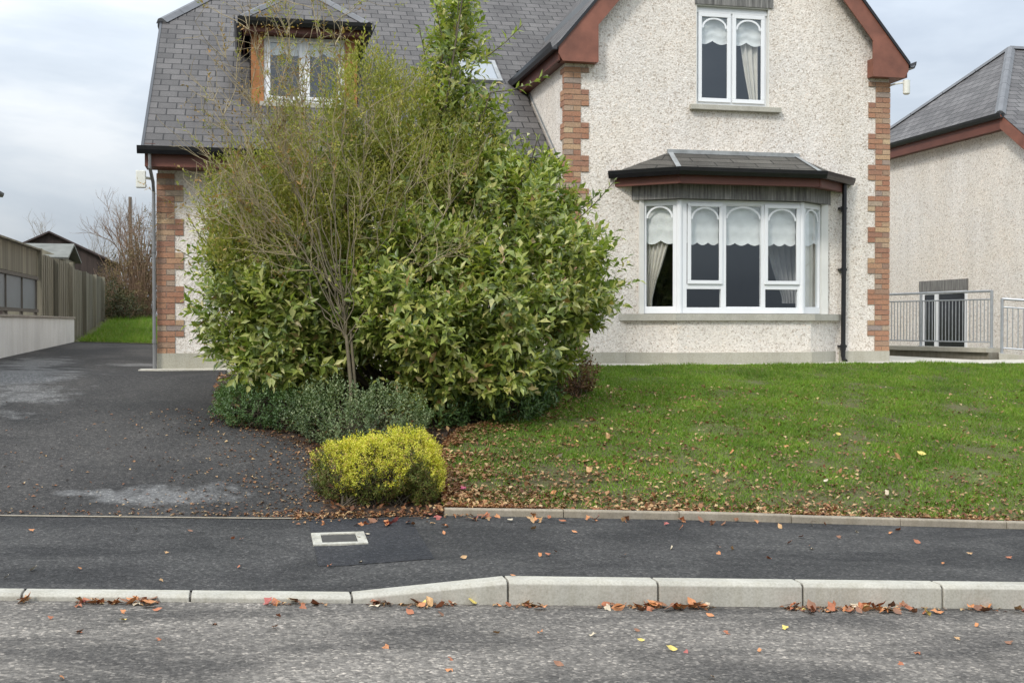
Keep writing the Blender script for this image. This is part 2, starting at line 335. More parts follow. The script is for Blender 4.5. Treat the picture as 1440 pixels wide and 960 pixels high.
# ---------------------------------------------------------------- camera geometry (used to place the real scene)
F = 1650.; TH = radians(12.6); PIT = -math.atan(25/1650); CAMZ = 1.66
def ray(u, v):
    x = (u-720)/F; z = (480-v)/F; y = 1.
    y, z = y*cos(PIT)-z*sin(PIT), y*sin(PIT)+z*cos(PIT)
    return V3(cos(TH)*x+sin(TH)*y, -sin(TH)*x+cos(TH)*y, z)
def at(u, v, t): return V3(0, 0, CAMZ)+ray(u, v)*t
def on_y(u, v, y): d = ray(u, v); return V3(0, 0, CAMZ)+d*(y/d[1])

# ---------------------------------------------------------------- terrain functions
def yk(x): return 6.881-.0767*x
def zk(x): return .062-.0426*x
def kt(x):  # kerb upstand
    return np.interp(x, (1.488-.9123, 1.488), (.040, .145))
def yb(x): return yk(x)+2.0
ZBX = (-40, -8, -2, .31, 1.0, 1.53, 3.4, 6, 12, 40); ZBZ = (1.9, .545, .29, .21, .21, .213, .133, .0, -.25, -1.4)
def zb(x): return np.interp(x, ZBX, ZBZ)
def ss(a, b, x): t = np.clip((x-a)/(b-a), 0, 1); return t*t*(3-2*t)
YT = 14.6
def gz(x, y):
    x = np.asarray(x, float); y = np.asarray(y, float)
    t = np.clip((y-yb(x))/(YT-yb(x)), 0, 1)
    top = np.interp(x, (-8, -1.2, 4, 9, 12.4), (1.25, 1.04, 1.08, 1.09, 1.03))
    pr = t+.085*np.sin(pi*t)
    z = zb(x)+(top-zb(x))*pr
    z = z+np.where(x < 1, np.clip((y-16.5)/9.5, 0, 1)*.16, 0)
    z = z+np.where((x < 6), ss(26, 33, y)*.5, 0)
    low = np.interp(y, (8, 20, 60), (-.1, .1, .3))
    z = z+(np.minimum(low, z)-z)*ss(12.75, 13.3, x)*ss(9, 12, y)
    kb = ss(0, 2.0, y-yk(x)-.125)
    zp = zk(x)+kt(x)+(zb(x)-zk(x)-kt(x))*np.clip((y-yk(x)-.125)/1.875, 0, 1)
    z = np.where(y < yb(x), zp, z)
    z = np.where(y < yk(x)+.06, zk(x)+.01*(yk(x)-y)*(y > 0)+.07*(y <= 0), z)
    return z

# base ground: one sheet to the horizon, a little below the finished surfaces
def nonuni(vals): return np.array(sorted(set(vals)))
gx = nonuni(list(np.linspace(-9, 14, 93))+[-400, -200, -120, -80, -50, -30, -20, -14, -11, 16, 18, 22, 28, 40, 60, 100, 180, 400])
gy = nonuni(list(np.linspace(5, 34, 117))+[-300, -100, -40, -15, -5, 0, 3, 38, 45, 60, 90, 150, 300, 700])
GX, GY = np.meshgrid(gx, gy, indexing='ij'); GZ = gz(np.clip(GX, -40, 40), GY)-.06-.16*ss(-1.5, 0.3, yb(GX)+.5-GY)
GZ = np.where(GY > 60, GZ-(GY-60)*.004, GZ)
grid('ground', GX, GY, GZ, 'earth', kind='structure')
# road
rx = np.linspace(-40, 40, 161); rs = np.linspace(0, 1, 14)
RX = np.repeat(rx[:, None], 14, 1); RYk = yk(RX)+.002; RY = RYk+(-1.2-RYk)*rs[None, :]
grid('road', RX, RY, zk(RX)+.01*(yk(RX)-RY), 'road', kind='structure')
# pavement
px_ = np.sort(np.concatenate([np.array([.5757, 1.488, .31, 1.0, 1.53]), np.linspace(-40, -10, 20), np.linspace(-9.8, 14, 120), np.linspace(14.5, 40, 20)])); px_ = px_[np.concatenate([[True], np.diff(px_) > .02])]; n = len(px_)
ps = np.linspace(0, 1, 12); PX = np.repeat(px_[:, None], 12, 1); PY = yk(PX)+.127+(1.873)*ps[None, :]
PZ = zk(PX)+kt(PX)+(zb(PX)-zk(PX)-kt(PX))*ps[None, :]-.004
grid('pavement', PX, PY, PZ, 'path', kind='structure')
# boundaries of drive | bed | lawn as functions of t (0 at the pavement back, 1 at YT)
def yT(t, x): return yb(x)+(YT-yb(x))*t
def x_drive(t): return np.interp(t, (0, .14, .24, .34, .42, .51, .67, 1), (.55, .54, .54, .46, .12, -.22, -.40, -.36))
def x_lawn(t): return np.interp(t, (0, .1, .27, .39, .49, .665, .985), (1.45, 1.5, 1.65, 1.95, 2.6, 3.45, 4.0))
def strip(name, xa, xb, nt, nx, mat, lift, amp=0., fx=None, **tg):
    t = np.linspace(0, 1, nt); a = np.array([xa(k) for k in t]); b_ = np.array([xb(k) for k in t]); s = np.linspace(0, 1, nx)
    X = a[:, None]+(b_-a)[:, None]*s[None, :]; Y = yT(t[:, None], X); Z = gz(X, Y+1e-4)+lift
    if amp: Z = Z+amp*np.sin(X*3.1+Y*2.3)*np.sin(Y*4.7-X*1.3)*np.sin(pi*t)[:, None]**.5*np.sin(pi*s)[None, :]**.5
    return grid(name, X, Y, Z, mat, **tg)
strip('driveway', lambda t: -9.0, x_drive, 50, 50, 'drive', .0, kind='structure')
strip('planting_bed', x_drive, x_lawn, 40, 24, 'soil', .001, .03, kind='structure')
strip('lawn', x_lawn, lambda t: 13.0, 50, 70, 'turf', .03, .012, kind='structure')
# upper driveway beside the house to the back garden
dx = np.linspace(-9, -.3, 40); dy = np.linspace(YT, 26, 40); DX, DY = np.meshgrid(dx, dy, indexing='ij')
grid('driveway', DX, DY, gz(DX, DY), 'drive', kind='structure')
ex = np.linspace(-9, 0, 30); ey = np.linspace(26, 40, 30); EX, EY = np.meshgrid(ex, ey, indexing='ij')
grid('back_lawn', EX, EY, gz(EX, EY)+.008, 'turf', kind='structure')
# concrete apron paths
mb = MB(); mb.box(4.25, 9.4, 14.62, 15.6, .9, 1.115); mb.box(9.402, 12.2, 14.9, 16.2, .9, 1.10); mb.box(9.1, 11.0, 16.202, 24, .9, 1.098)
build('concrete_path', mb, 'slab', kind='structure', bevel=.01)
mb = MB(); mb.box(-1.42, 4.2, 15.95, 16.3, .9, 1.062); build('concrete_path', mb, 'slab', kind='structure', bevel=.01)
# small dark reinstated patch in pavement round the meter cover
mb = MB()
xs = np.linspace(.42, 1.16, 10)
for a, b_ in zip(xs[:-1], xs[1:]):
    for s0, s1 in zip(np.linspace(.30, .97, 8)[:-1], np.linspace(.30, .97, 8)[1:]):
        q = []
        for x, s in ((a, s0), (b_, s0), (b_, s1), (a, s1)): q.append((x, yk(x)+.127+1.873*s, zk(x)+kt(x)+(zb(x)-zk(x)-kt(x))*s-.0005))
        mb.face(q)
build('pavement_patch', mb, 'patch', kind='structure')

# ---------------------------------------------------------------- kerb stones and lawn edging
KLAB = {-4: 'low dropped kerb stone cut off by the left edge of the photo', -3: 'low dropped kerb stone with brown leaf drift before it, left of a dark joint',
        -2: 'low dropped kerb stone next to the tapered one', -1: 'tapered kerb stone ramping up from dropped crossing to full height',
        0: 'full height kerb stone right after the tapered one', 1: 'full height kerb stone, second after the tapered one', 2: 'full height kerb stone, third after the tapered one, orange leaf drift before it', 3: 'full height kerb stone cut off by the right edge of the photo'}
for i in range(-8, 8):
    a = 1.488+.9123*i+.006; b_ = a+.9123-.012; mb = MB(); pr = []
    for x in (a, b_):
        h = float(kt(x)) if i == -1 else (.04 if i < -1 else .145); c = min(.022, h*.4)
        z0 = zk(x); pr.append([(x, yk(x)-.012, z0-.10), (x, yk(x)-.008, z0+h-c), (x, yk(x)+.018, z0+h), (x, yk(x)+.125, z0+h), (x, yk(x)+.125, z0-.10)])
    i0 = 0; n = 5; mb.v = pr[0]+pr[1]
    for k in range(n): mb.f.append((k, k+n, (k+1) % n+n, (k+1) % n)); mb.uv.append([(0, 0)]*4); mb.mi.append(0)
    mb.f += [(0, 1, 2, 3, 4), (9, 8, 7, 6, 5)]; mb.uv += [[(0, 0)]*5]*2; mb.mi += [0, 0]
    build('kerb_stone', mb, 'kerb', origin=(a, yk(a), zk(a)), bevel=.006, label=KLAB.get(i, 'low dropped kerb stone beyond the left edge of the photo' if i < 0 else 'full height kerb stone beyond the right edge of the photo'), cat='kerb stone', group='kerb stones along the road')
mb = MB()  # mortar bed that fills the joints
for i in range(-8, 9):
    x = 1.488+.9123*i; h = .04 if i < 0 else .145
    if i == 0: h = .14
    mb.box(x-.0065, x+.0065, yk(x)+.008, yk(x)+.12, zk(x)-.1, zk(x)+h-.012)
build('kerb_mortar', mb, 'fence_dark', kind='structure')
EDL = ['touching the yellow shrub', 'second from the yellow shrub', 'third from the yellow shrub', 'fourth from the yellow shrub', 'fifth from the yellow shrub', 'sixth from the yellow shrub', 'seventh from the yellow shrub']
for i in range(7):
    a = 1.435+.9123*i+.003; b_ = a+.907; mb = MB(); pr = []
    dz = random.uniform(-.006, .006)
    for x in (a, b_):
        y = yb(x); z = zb(x); pr.append([(x, y-.02, z-.1), (x, y-.02, z+.043+dz), (x, y-.008, z+.055+dz), (x, y+.026, z+.055+dz), (x, y+.034, z+.043+dz), (x, y+.034, z-.1)])
    mb.v = pr[0]+pr[1]; n = 6
    for k in range(n): mb.f.append((k, k+n, (k+1) % n+n, (k+1) % n)); mb.uv.append([(0, 0)]*4); mb.mi.append(0)
    mb.f += [tuple(range(6)), tuple(reversed(range(6, 12)))]; mb.uv += [[(0, 0)]*6]*2; mb.mi += [0, 0]
    build('edging_stone', mb, 'edging', origin=(a, yb(a), zb(a)), bevel=.004, label='thin concrete lawn edging stone, '+EDL[i], cat='edging stone', group='edging stones along the lawn')
# drive threshold strip: thin pale joint line between drive and pavement
mb = MB()
for a, b_ in zip(np.linspace(-9, .38, 40)[:-1], np.linspace(-9, .38, 40)[1:]):
    mb.face([(a, yb(a)-.010, zb(a)+.001), (b_, yb(b_)-.010, zb(b_)+.001), (b_, yb(b_)+.012, zb(b_)+.005), (a, yb(a)+.012, zb(a)+.005)])
build('drive_joint', mb, 'edging', kind='structure')
# meter cover
def pv(u, v):   # pavement point under a pixel
    d = ray(u, v); t = 8.
    for _ in range(30):
        p = V3(0, 0, CAMZ)+d*t; g = float(gz(p[0], p[1])); t += (p[2]-g)/max(1e-6, -d[2])*.7
    return V3(0, 0, CAMZ)+d*t
c0 = pv(477, 758); cz = float(gz(c0[0], c0[1]))
cov = empty('meter_cover', (c0[0], c0[1], cz), 'white concrete water meter cover with dark lid set in the pavement', 'meter cover')
sl = (zb(c0[0])-zk(c0[0])-kt(c0[0]))/1.873
def cover_box(mb, u0, u1, v0, v1, h0, h1):
    P = []
    for h in (h0, h1):
        for u, v in ((u0, v0), (u1, v0), (u1, v1), (u0, v1)):
            x = c0[0]+u; y = c0[1]+v-u*.0767; P.append((x, y, float(gz(x, y))+h))
    mb.hexa(P)
mb = MB(); W, Hh = .185, .165
cover_box(mb, -W, W, -Hh, -Hh+.045, -.03, .010); cover_box(mb, -W, W, Hh-.045, Hh, -.03, .010)
cover_box(mb, -W, -W+.065, -Hh+.0452, Hh-.0452, -.03, .010); cover_box(mb, W-.065, W, -Hh+.0452, Hh-.0452, -.03, .010)
build('frame', mb, 'cover', cov, bevel=.004)
mb = MB(); cover_box(mb, -W+.067, W-.067, -Hh+.047, Hh-.047, -.03, .003); build('lid', mb, 'cast', cov, bevel=.003)

# ---------------------------------------------------------------- window helpers
def win_rect(fr, P, U, N, u0, u1, v0, v1, fw, n0, n1):
    fr.lbox(P, U, N, u0, u1, v0, v0+fw, n0, n1); fr.lbox(P, U, N, u0, u1, v1-fw, v1, n0, n1)
    fr.lbox(P, U, N, u0, u0+fw, v0+fw, v1-fw, n0, n1); fr.lbox(P, U, N, u1-fw, u1, v0+fw, v1-fw, n0, n1)
def pane(P, U, N, u0, u1, v0, v1, n, parent, name='pane'):
    mb = MB(); mb.lbox(P, U, N, u0, u1, v0, v1, n-.012, n); return build(name, mb, 'glass', parent)
def arch(mb, P, U, N, u0, u1, v1, n, rise, th=.026, drop=.0):
    P, U, N = map(lambda a: np.asarray(a, float), (P, U, N)); c = (u0+u1)/2; a = (u1-u0)/2
    K = 14; Z = V3(0, 0, 1); q = lambda u, v, k: P+U*u+Z*v+N*k
    o = [(c-a*cos(pi*k/K), v1-rise+rise*sin(pi*k/K)-drop) for k in range(K+1)]
    i = [(c-(a-th)*cos(pi*k/K), v1-rise+(rise-th)*sin(pi*k/K)-drop) for k in range(K+1)]
    for k in range(K):
        mb.hexa([q(*i[k], n+.006), q(*i[k+1], n+.006), q(*i[k+1], n), q(*i[k], n), q(*o[k], n+.006), q(*o[k+1], n+.006), q(*o[k+1], n), q(*o[k], n)])
def blind(P, U, N, u0, u1, vtop, vbot, n, label, scal=3, group='scalloped blinds in the windows'):
    P, U, N = map(lambda a: np.asarray(a, float), (P, U, N)); nu, nv = 25, 15; Z = V3(0, 0, 1)
    vs = []; w = u1-u0
    for j in range(nv):
        t = j/(nv-1)
        for i in range(nu):
            s = i/(nu-1); vb = vbot-.035*abs(sin(pi*scal*s)) + (.03*(1-abs(2*s-1)) if scal == 2 else 0)
            v = vtop+(vb-vtop)*t; d = n-.012*abs(sin(pi*3.0*t))-.004*sin(9*s+4*t)
            vs.append(P+U*(u0+w*s)+Z*v+N*d)
    for j in range(nv):
        for i in range(nu): vs.append(vs[j*nu+i]-N*.004)
    f = []; B = nu*nv
    for j in range(nv-1):
        for i in range(nu-1):
            a = j*nu+i; f.append((a, a+1, a+nu+1, a+nu)); f.append((B+a+nu, B+a+nu+1, B+a+1, B+a))
    o = P+U*(u0+u1)/2+Z*vtop
    return mesh_np('window_blind', np.array(vs), f, 'fabric', None, o, True, label=label, cat='blind', group=group)
def curtain(P, U, N, ua0, ua1, ub0, ub1, uc0, uc1, vtop, vmid, vbot, n, label, folds=5, mat='curtain'):
    # edge u-ranges at the top, at the tie-back and at the bottom
    P, U, N = map(lambda a: np.asarray(a, float), (P, U, N)); nu, nv = 40, 26; Z = V3(0, 0, 1); vs = []
    for j in range(nv):
        t = j/(nv-1); v = vtop+(vbot-vtop)*t; tm = (vtop-vmid)/(vtop-vbot)
        if t < tm: k = (t/tm)**1.5; a = ua0+(ub0-ua0)*k; b_ = ua1+(ub1-ua1)*k
        else: k = min(1, (t-tm)/(1-tm)*1.6); a = ub0+(uc0-ub0)*k; b_ = ub1+(uc1-ub1)*k
        for i in range(nu):
            s = i/(nu-1); vs.append(P+U*(a+(b_-a)*s)+Z*v+N*(n-.035-.022*sin(2*pi*folds*s+.6*t)))
    f = []; B = nu*nv; vs += [p-N*.004 for p in vs]
    for j in range(nv-1):
        for i in range(nu-1):
            a = j*nu+i; f.append((a, a+1, a+nu+1, a+nu)); f.append((B+a+nu, B+a+nu+1, B+a+1, B+a))
    return mesh_np('curtain', np.array(vs), f, mat, None, P+U*(ua0+ua1)/2+Z*vtop, True, label=label, cat='curtain', group='curtains in the windows')

# ---------------------------------------------------------------- the house
YG, YM = 15.5, 16.3; XL, XA, XB = -1.19, 4.21, 9.08; GB = 1.0; PT = 1.265
XC = 6.68; TW = 1.19                      # wing roof centre and tan(pitch)
ES, EY0, EZ0 = .71, 15.87, 3.95           # main roof: slope, eave y, eave z
def rz(y): return EZ0+ES*(y-EY0)
YR = 22.4; ZR = rz(YR)
HOUSE = empty('house', (4, 19, 1.0), 'cream pebbledashed house with grey slate roof, brick corners and bay window', 'house')
UX, NY = V3(1, 0, 0), V3(0, -1, 0)
wz_eave = 5.26                            # wing soffit
def wing_top(x): return 5.62+(min(x-XA+.0, XB-x))*TW
# walls
mb = MB()
bx0, bx1, bz0, bz1 = 5.32, 8.02, 1.78, 3.40       # bay opening
ux0, ux1, uz0, uz1 = 6.10, 7.20, 4.72, 6.12       # upper window opening
def fw(x0, x1, z0, z1): mb.face([(x0, YG, z0), (x1, YG, z0), (x1, YG, z1), (x0, YG, z1)])
fw(XA, XB, GB, bz0); fw(XA, bx0, bz0, bz1); fw(bx1, XB, bz0, bz1); fw(XA, XB, bz1, uz0)
fw(XA, ux0, uz0, 5.5); fw(ux1, XB, uz0, 5.5)
def gx_at(z): return XA-.05+(z-5.5)/TW, XB+.05-(z-5.5)/TW
a, b_ = gx_at(uz1)
mb.face([(XA, YG, 5.5), (ux0, YG, 5.5), (ux0, YG, uz1), (a, YG, uz1)]); mb.face([(ux1, YG, 5.5), (XB, YG, 5.5), (b_, YG, uz1), (ux1, YG, uz1)])
mb.face([(a, YG, uz1), (b_, YG, uz1), ((XA+XB)/2, YG, 5.5+(XB-XA+.1)/2*TW)])
mb.face([(XA, 18.9, GB), (XA, YG, GB), (XA, YG, 5.5), (XA, 18.9, 5.5)])          # wing side, left
mb.face([(XB, YG, GB), (XB, 28, GB), (XB, 28, 5.5), (XB, YG, 5.5)])            # wing side, right
mb.face([(XL, YM, GB), (XA-.004, YM, GB), (XA-.004, YM, 4.05), (XL, YM, 4.05)])     # main front
YHH = 19.35                                                                      # half hip spring line
mb.face([(XL, 28.5, GB), (XL, YM, GB), (XL, YM, rz(YM)-.08), (XL, YHH, rz(YHH)-.08), (XL, 2*YR-YHH, rz(YHH)-.08), (XL, 28.5, rz(YM)-.08)])
mb.face([(XB, 28.5, GB), (XL, 28.5, GB), (XL, 28.5, 4.2), (XB, 28.5, 4.2)])
# upper window reveals in the same render
build('wall', mb, 'pebble', HOUSE)
mb = MB()
mb.box(ux0-.0, ux0+.012, YG-.002, YG+.10, uz0, uz1); mb.box(ux1-.012, ux1, YG-.002, YG+.10, uz0, uz1); mb.box(ux0+.0125, ux1-.0125, YG-.002, YG+.10, uz1-.012, uz1)
build('reveal', mb, 'reveal', HOUSE)
# plinth
mb = MB(); e = .018
mb.box(XL-e, XA-.02, YM-e, YM+.05, GB-.1, PT); mb.box(XA-e, 5.06, YG-e, YG+.05, GB-.1, PT); mb.box(8.30, XB+e, YG-e, YG+.05, GB-.1, PT); mb.box(XA-e, XA+.05, YG+.0505, YM, GB-.1, PT); mb.box(XB-.05, XB+e, YG+.0505, 24, GB-.1, PT)
build('plinth', mb, 'plinth', HOUSE)
# bay base
BX, BYF = 6.66, 15.08; bf, bw = .985, 1.60
basepoly = [(BX-bw, YG+.02), (BX-bf, BYF), (BX+bf, BYF), (BX+bw, YG+.02)]
def bay_prism(mb, poly, z0, z1, out=0., caps=True):
    pts = []
    c = np.array([BX, YG+.6])
    for (x, y) in poly:
        d = out; pts.append((x+(d if x > BX else -d)*(.6 if abs(x-BX) < 1.1 else 1.0), y-(d if y < YG-.1 else 0)))
    n = len(pts)
    for k in range(n-1):
        (xa, ya), (xb_, yb_) = pts[k], pts[k+1]
        mb.face([(xa, ya, z0), (xb_, yb_, z0), (xb_, yb_, z1), (xa, ya, z1)])
    if caps:
        mb.face([(x, y, z1) for x, y in pts]); mb.face([(x, y, z0) for x, y in reversed(pts)])
BAY = None
mb = MB(); bay_prism(mb, basepoly, PT, 1.70); build('bay_wall', mb, 'pebble', HOUSE)
mb = MB(); bay_prism(mb, basepoly, GB-.1, PT, .018); build('bay_plinth', mb, 'plinth', HOUSE)

# bay window: frame mesh with sub-parts
WYF = 15.20; wf, ww, WYB = .905, 1.345, 15.49
A0 = V3(BX-ww, WYB, 0); A1 = V3(BX-wf, WYF, 0); A2 = V3(BX+wf, WYF, 0); A3 = V3(BX+ww, WYB, 0)
z0, z1 = 1.80, 3.36
fr = MB()
segs = []
for (p, q) in ((A0, A1), (A1, A2), (A2, A3)):
    U = unit(q-p); N = V3(U[1], -U[0], 0); L = float(np.linalg.norm(q-p)); segs.append((p, U, N, L))
p, U, N, L = segs[1]
sc_ = 1.81/171; ufront = lambda u: (u-951)*sc_
g1 = (.156, .567); gc = (.677, 1.196); g3 = (1.262+.03, 1.722)
zt, zc0, zl1, zl0 = 3.285, 2.25, 2.135, 1.895
fr.lbox(p, U, N, -.02, L+.02, z0, zl0-.012, -.06, .0); fr.lbox(p, U, N, -.02, L+.02, zt+.012, z1, -.06, .0)
for a, b_ in ((-.02, .10), (.60, gc[0]-.0), (gc[1], 1.262), (1.746, L+.02)): fr.lbox(p, U, N, a, b_, zl0-.012, zt+.012, -.06, .0)
for a, b_ in ((.10, .60), (1.262, 1.746)): fr.lbox(p, U, N, a, b_, zl1, zc0-.045, -.06, .0)
fr.lbox(p, U, N, gc[0], gc[1], zl0-.012, zl0, -.06, -.01); fr.lbox(p, U, N, gc[0], gc[1], zt, zt+.012, -.06, -.01)
for k in (0, 2):
    P_, U_, N_, L_ = segs[k]
    a, b_ = (.05, L_-.10) if k == 0 else (.10, L_-.05)
    fr.lbox(P_, U_, N_, 0, L_, z0, zl0, -.06, 0); fr.lbox(P_, U_, N_, 0, L_, zt, z1, -.06, 0); fr.lbox(P_, U_, N_, 0, a, zl0, zt, -.06, 0); fr.lbox(P_, U_, N_, b_, L_, zl0, zt, -.06, 0)
for q in (A1, A2): fr.tube([q+V3(0, .02, z0), q+V3(0, .02, z1)], .045, 10)
BAYW = build('bay_window', fr, 'upvc', HOUSE, bevel=.004)
for g in (g1, g3): cas = MB(); win_rect(cas, p, U, N, g[0]-.05, g[1]+.05, zc0-.045, zt+.03, .05, .0005, .022); build('casement', cas, 'upvc', BAYW, bevel=.004)
for g in (g1, g3): pane(p, U, N, g[0], g[1], zc0, zt-.018, .0, BAYW)
for a, b_ in ((.10, .60), (1.262, 1.746)): pane(p, U, N, a, b_, zl0-.012, zl1, -.022, BAYW)
pane(p, U, N, gc[0], gc[1], zl0, zt, -.022, BAYW)
for k in (0, 2):
    P_, U_, N_, L_ = segs[k]; a, b_ = (.05, L_-.10) if k == 0 else (.10, L_-.05)
    pane(P_, U_, N_, a, b_, zl0, zt, -.022, BAYW)
def arch_part(parent, *a): ar = MB(); arch(ar, *a); build('arched_bar', ar, 'upvc', parent)
for g in (g1, g3): arch_part(BAYW, p, U, N, g[0], g[1], zt-.02, .0015, .17)
arch_part(BAYW, p, U, N, gc[0], gc[1], zt, -.020, .17)
for k in (0, 2):
    P_, U_, N_, L_ = segs[k]; a, b_ = (.05, L_-.10) if k == 0 else (.10, L_-.05); arch_part(BAYW, P_, U_, N_, a, b_, zt, -.020, .17)
sl_ = MB(); bay_prism(sl_, [(BX-1.64, YG-.003), (BX-1.0, BYF-.0), (BX+1.0, BYF-.0), (BX+1.64, YG-.003)], 1.702, 1.795, .045)
build('sill', sl_, 'sill', BAYW, bevel=.006)
lb = MB(); bay_prism(lb, [(BX-1.50, YG-.003), (BX-.95, 15.10), (BX+.95, 15.10), (BX+1.50, YG-.003)], 3.365, 3.56)
build('lintel', lb, 'soldier', BAYW)
for a, b_ in ((BX-1.40, BX-1.335), (BX+1.335, BX+1.44)): rv = MB(); rv.box(a, b_, YG-.05, YG+.05, 1.797, 3.364); build('jamb', rv, 'reveal', BAYW)
# bay roof
e_o, e_i, zE, zT = 1.78, 1.04, 3.73, 4.045; yE = 14.86
roofp = MB()
PL, PR_ = V3(BX-e_o, YG-.01, zE), V3(BX+e_o, YG-.01, zE); FL, FR = V3(BX-e_i, yE, zE), V3(BX+e_i, yE, zE)
TL, TR = V3(BX-.945, YG-.01, zT), V3(BX+.945, YG-.01, zT)
roofp.plane([FL, FR, TR, TL], (1, 0, 0), (0, .87, .5), FL)
roofp.plane([PL, FL, TL], FL-PL, TL-(PL+FL)/2, PL); roofp.plane([FR, PR_, TR], PR_-FR, TR-(PR_+FR)/2, FR)
BR = build('bay_roof', roofp, 'slate_bay', HOUSE)
fl = MB()
for a, b_ in ((FL, TL), (FR, TR)):
    d = b_-a; s = unit(np.cross(d, (0, 0, 1)))*.035; upv = V3(0, 0, .012)
    fl.face([a-s+upv, a+s+upv, b_+s+upv, b_-s+upv])
fl.box(BX-.99, BX+.99, YG-.05, YG-.004, zT-.03, zT+.035)
build('flashing', fl, 'lead', BR)
GP = [(0, 0), (.02, -.095), (.09, -.10), (.115, -.05), (.125, .0), (.112, .0), (.10, -.045), (.08, -.085), (.03, -.08), (.012, 0)]
gt = MB(); fs = MB()
for a, b_ in ((PL, FL), (FL, FR), (FR, PR_)):
    U_ = unit(b_-a); N_ = V3(U_[1], -U_[0], 0); ext = .035 if (a is FL) else .03
    gt.extrude([(x-.03, y+.02) for x, y in GP], a-U_*ext, b_+U_*ext, N_)
    fs.lbox(a, U_, N_, .0, np.linalg.norm(b_-a), -.185, -.02, -.10, -.032)
build('gutter', gt, 'black', BR); build('fascia', fs, 'brown_dark', BR)
sf = MB(); sf.face([(BX-e_o+.1, YG-.01, zE-.17), (BX-e_i+.05, yE+.08, zE-.17), (BX+e_i-.05, yE+.08, zE-.17), (BX+e_o-.1, YG-.01, zE-.17)]); build('soffit', sf, 'brown_dark', BR)
# downpipe at the bay
dp = MB(); X0 = 8.33
dp.tube([(X0, 15.41, 3.70), (X0, 15.42, 2.4), (X0, 15.43, 1.20), (X0, 15.41, 1.15), (X0, 15.36, 1.12)], .034, 10)
for z in (2.42, 1.32, 3.3): dp.box(X0-.055, X0+.055, 15.42, 15.499, z, z+.03); dp.tube([(X0, 15.43, z-.04), (X0, 15.43, z+.04)], .041, 10)
build('downpipe', dp, 'black', HOUSE, smooth=False)
# upper window
P = V3(ux0+.013, YG+.06, 0); wW = ux1-ux0-.026
fr = MB(); win_rect(fr, P, UX, NY, 0, wW, uz0+.02, uz1-.013, .055, -.06, 0); fr.lbox(P, UX, NY, wW/2-.03, wW/2+.03, uz0+.075, uz1-.068, -.06, 0)
UW = build('window', fr, 'upvc', HOUSE, bevel=.004)
gl2 = []
for a, b_ in ((.035, wW/2-.012), (wW/2+.012, wW-.035)):
    cas = MB(); win_rect(cas, P, UX, NY, a, b_, uz0+.055, uz1-.10, .055, .0005, .024); gl2.append((a+.055, b_-.055)); build('casement', cas, 'upvc', UW, bevel=.004)
cas = MB(); cas.lbox(P, UX, NY, .0, wW, uz1-.098, uz1-.045, .0005, .02); build('vent_strip', cas, 'upvc', UW, bevel=.004)
for a, b_ in gl2:
    pane(P, UX, NY, a, b_, uz0+.11, uz1-.155, .004, UW); arch_part(UW, P, UX, NY, a, b_, uz1-.16, .006, .15)
s_ = MB(); s_.box(6.0, 7.36, YG-.075, YG+.08, 4.645, 4.718); build('sill', s_, 'sill', UW, bevel=.006)
l_ = MB(); l_.box(6.08, 7.25, YG-.02, YG+.05, uz1+.0, uz1+.22); build('lintel', l_, 'soldier', UW)
# rooms behind the glass
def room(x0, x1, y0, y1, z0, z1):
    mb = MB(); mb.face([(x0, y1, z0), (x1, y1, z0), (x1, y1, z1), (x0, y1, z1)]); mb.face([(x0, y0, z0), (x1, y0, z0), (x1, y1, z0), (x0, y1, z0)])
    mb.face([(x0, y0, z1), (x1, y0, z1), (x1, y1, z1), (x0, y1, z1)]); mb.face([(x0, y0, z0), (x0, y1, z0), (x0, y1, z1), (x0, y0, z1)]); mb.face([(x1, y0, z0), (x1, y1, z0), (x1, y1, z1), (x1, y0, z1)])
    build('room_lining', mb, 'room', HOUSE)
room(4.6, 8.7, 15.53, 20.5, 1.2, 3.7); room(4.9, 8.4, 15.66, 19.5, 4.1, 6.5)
# main roof (front slope, half hip, back slope)
VX = XL-.16; HE = V3(VX, YHH, rz(YHH)); RE = V3(VX+2.2, YR, ZR); ev = unit((0, 1, ES))
mb = MB(); o = (VX, EY0, EZ0)
def Rm(x, y): return V3(x, y, rz(y))
mb.plane([Rm(VX, EY0-.03), Rm(XA-.05, EY0-.03), Rm(XA-.05, 18.3), Rm(9.4, YR), RE, HE], (1, 0, 0), ev, o)
HB = V3(VX, 2*YR-YHH, rz(YHH)); mb.plane([HB, HE, RE], (0, -1, 0), RE-(HB+HE)/2, HB)
mb.face([RE, V3(9.4, YR, ZR), V3(9.4, 28.9, rz(EY0)), V3(VX, 28.9, rz(EY0)), HB])
ROOF = build('roof', mb, 'slate', HOUSE)
rt = MB()
def ridge_run(a, b_, n, w=.11, h=.05):
    a, b_ = np.asarray(a), np.asarray(b_); d = unit(b_-a); s = unit(np.cross(d, (0, 0, 1))); u = np.cross(s, d)
    for k in range(n):
        p, q = a+(b_-a)*(k/n), a+(b_-a)*((k+.985)/n)
        rt.extrude([(-w, -.03), (-w*.4, h*.8), (0, h), (w*.4, h*.8), (w, -.03)], p, q+0*d, s, u)
ridge_run(HE+V3(0, 0, .01), RE, 9); ridge_run(HB, RE, 9); ridge_run(RE, V3(9.2, YR, ZR), 20)
build('ridge_tile', rt, 'ridge', ROOF)
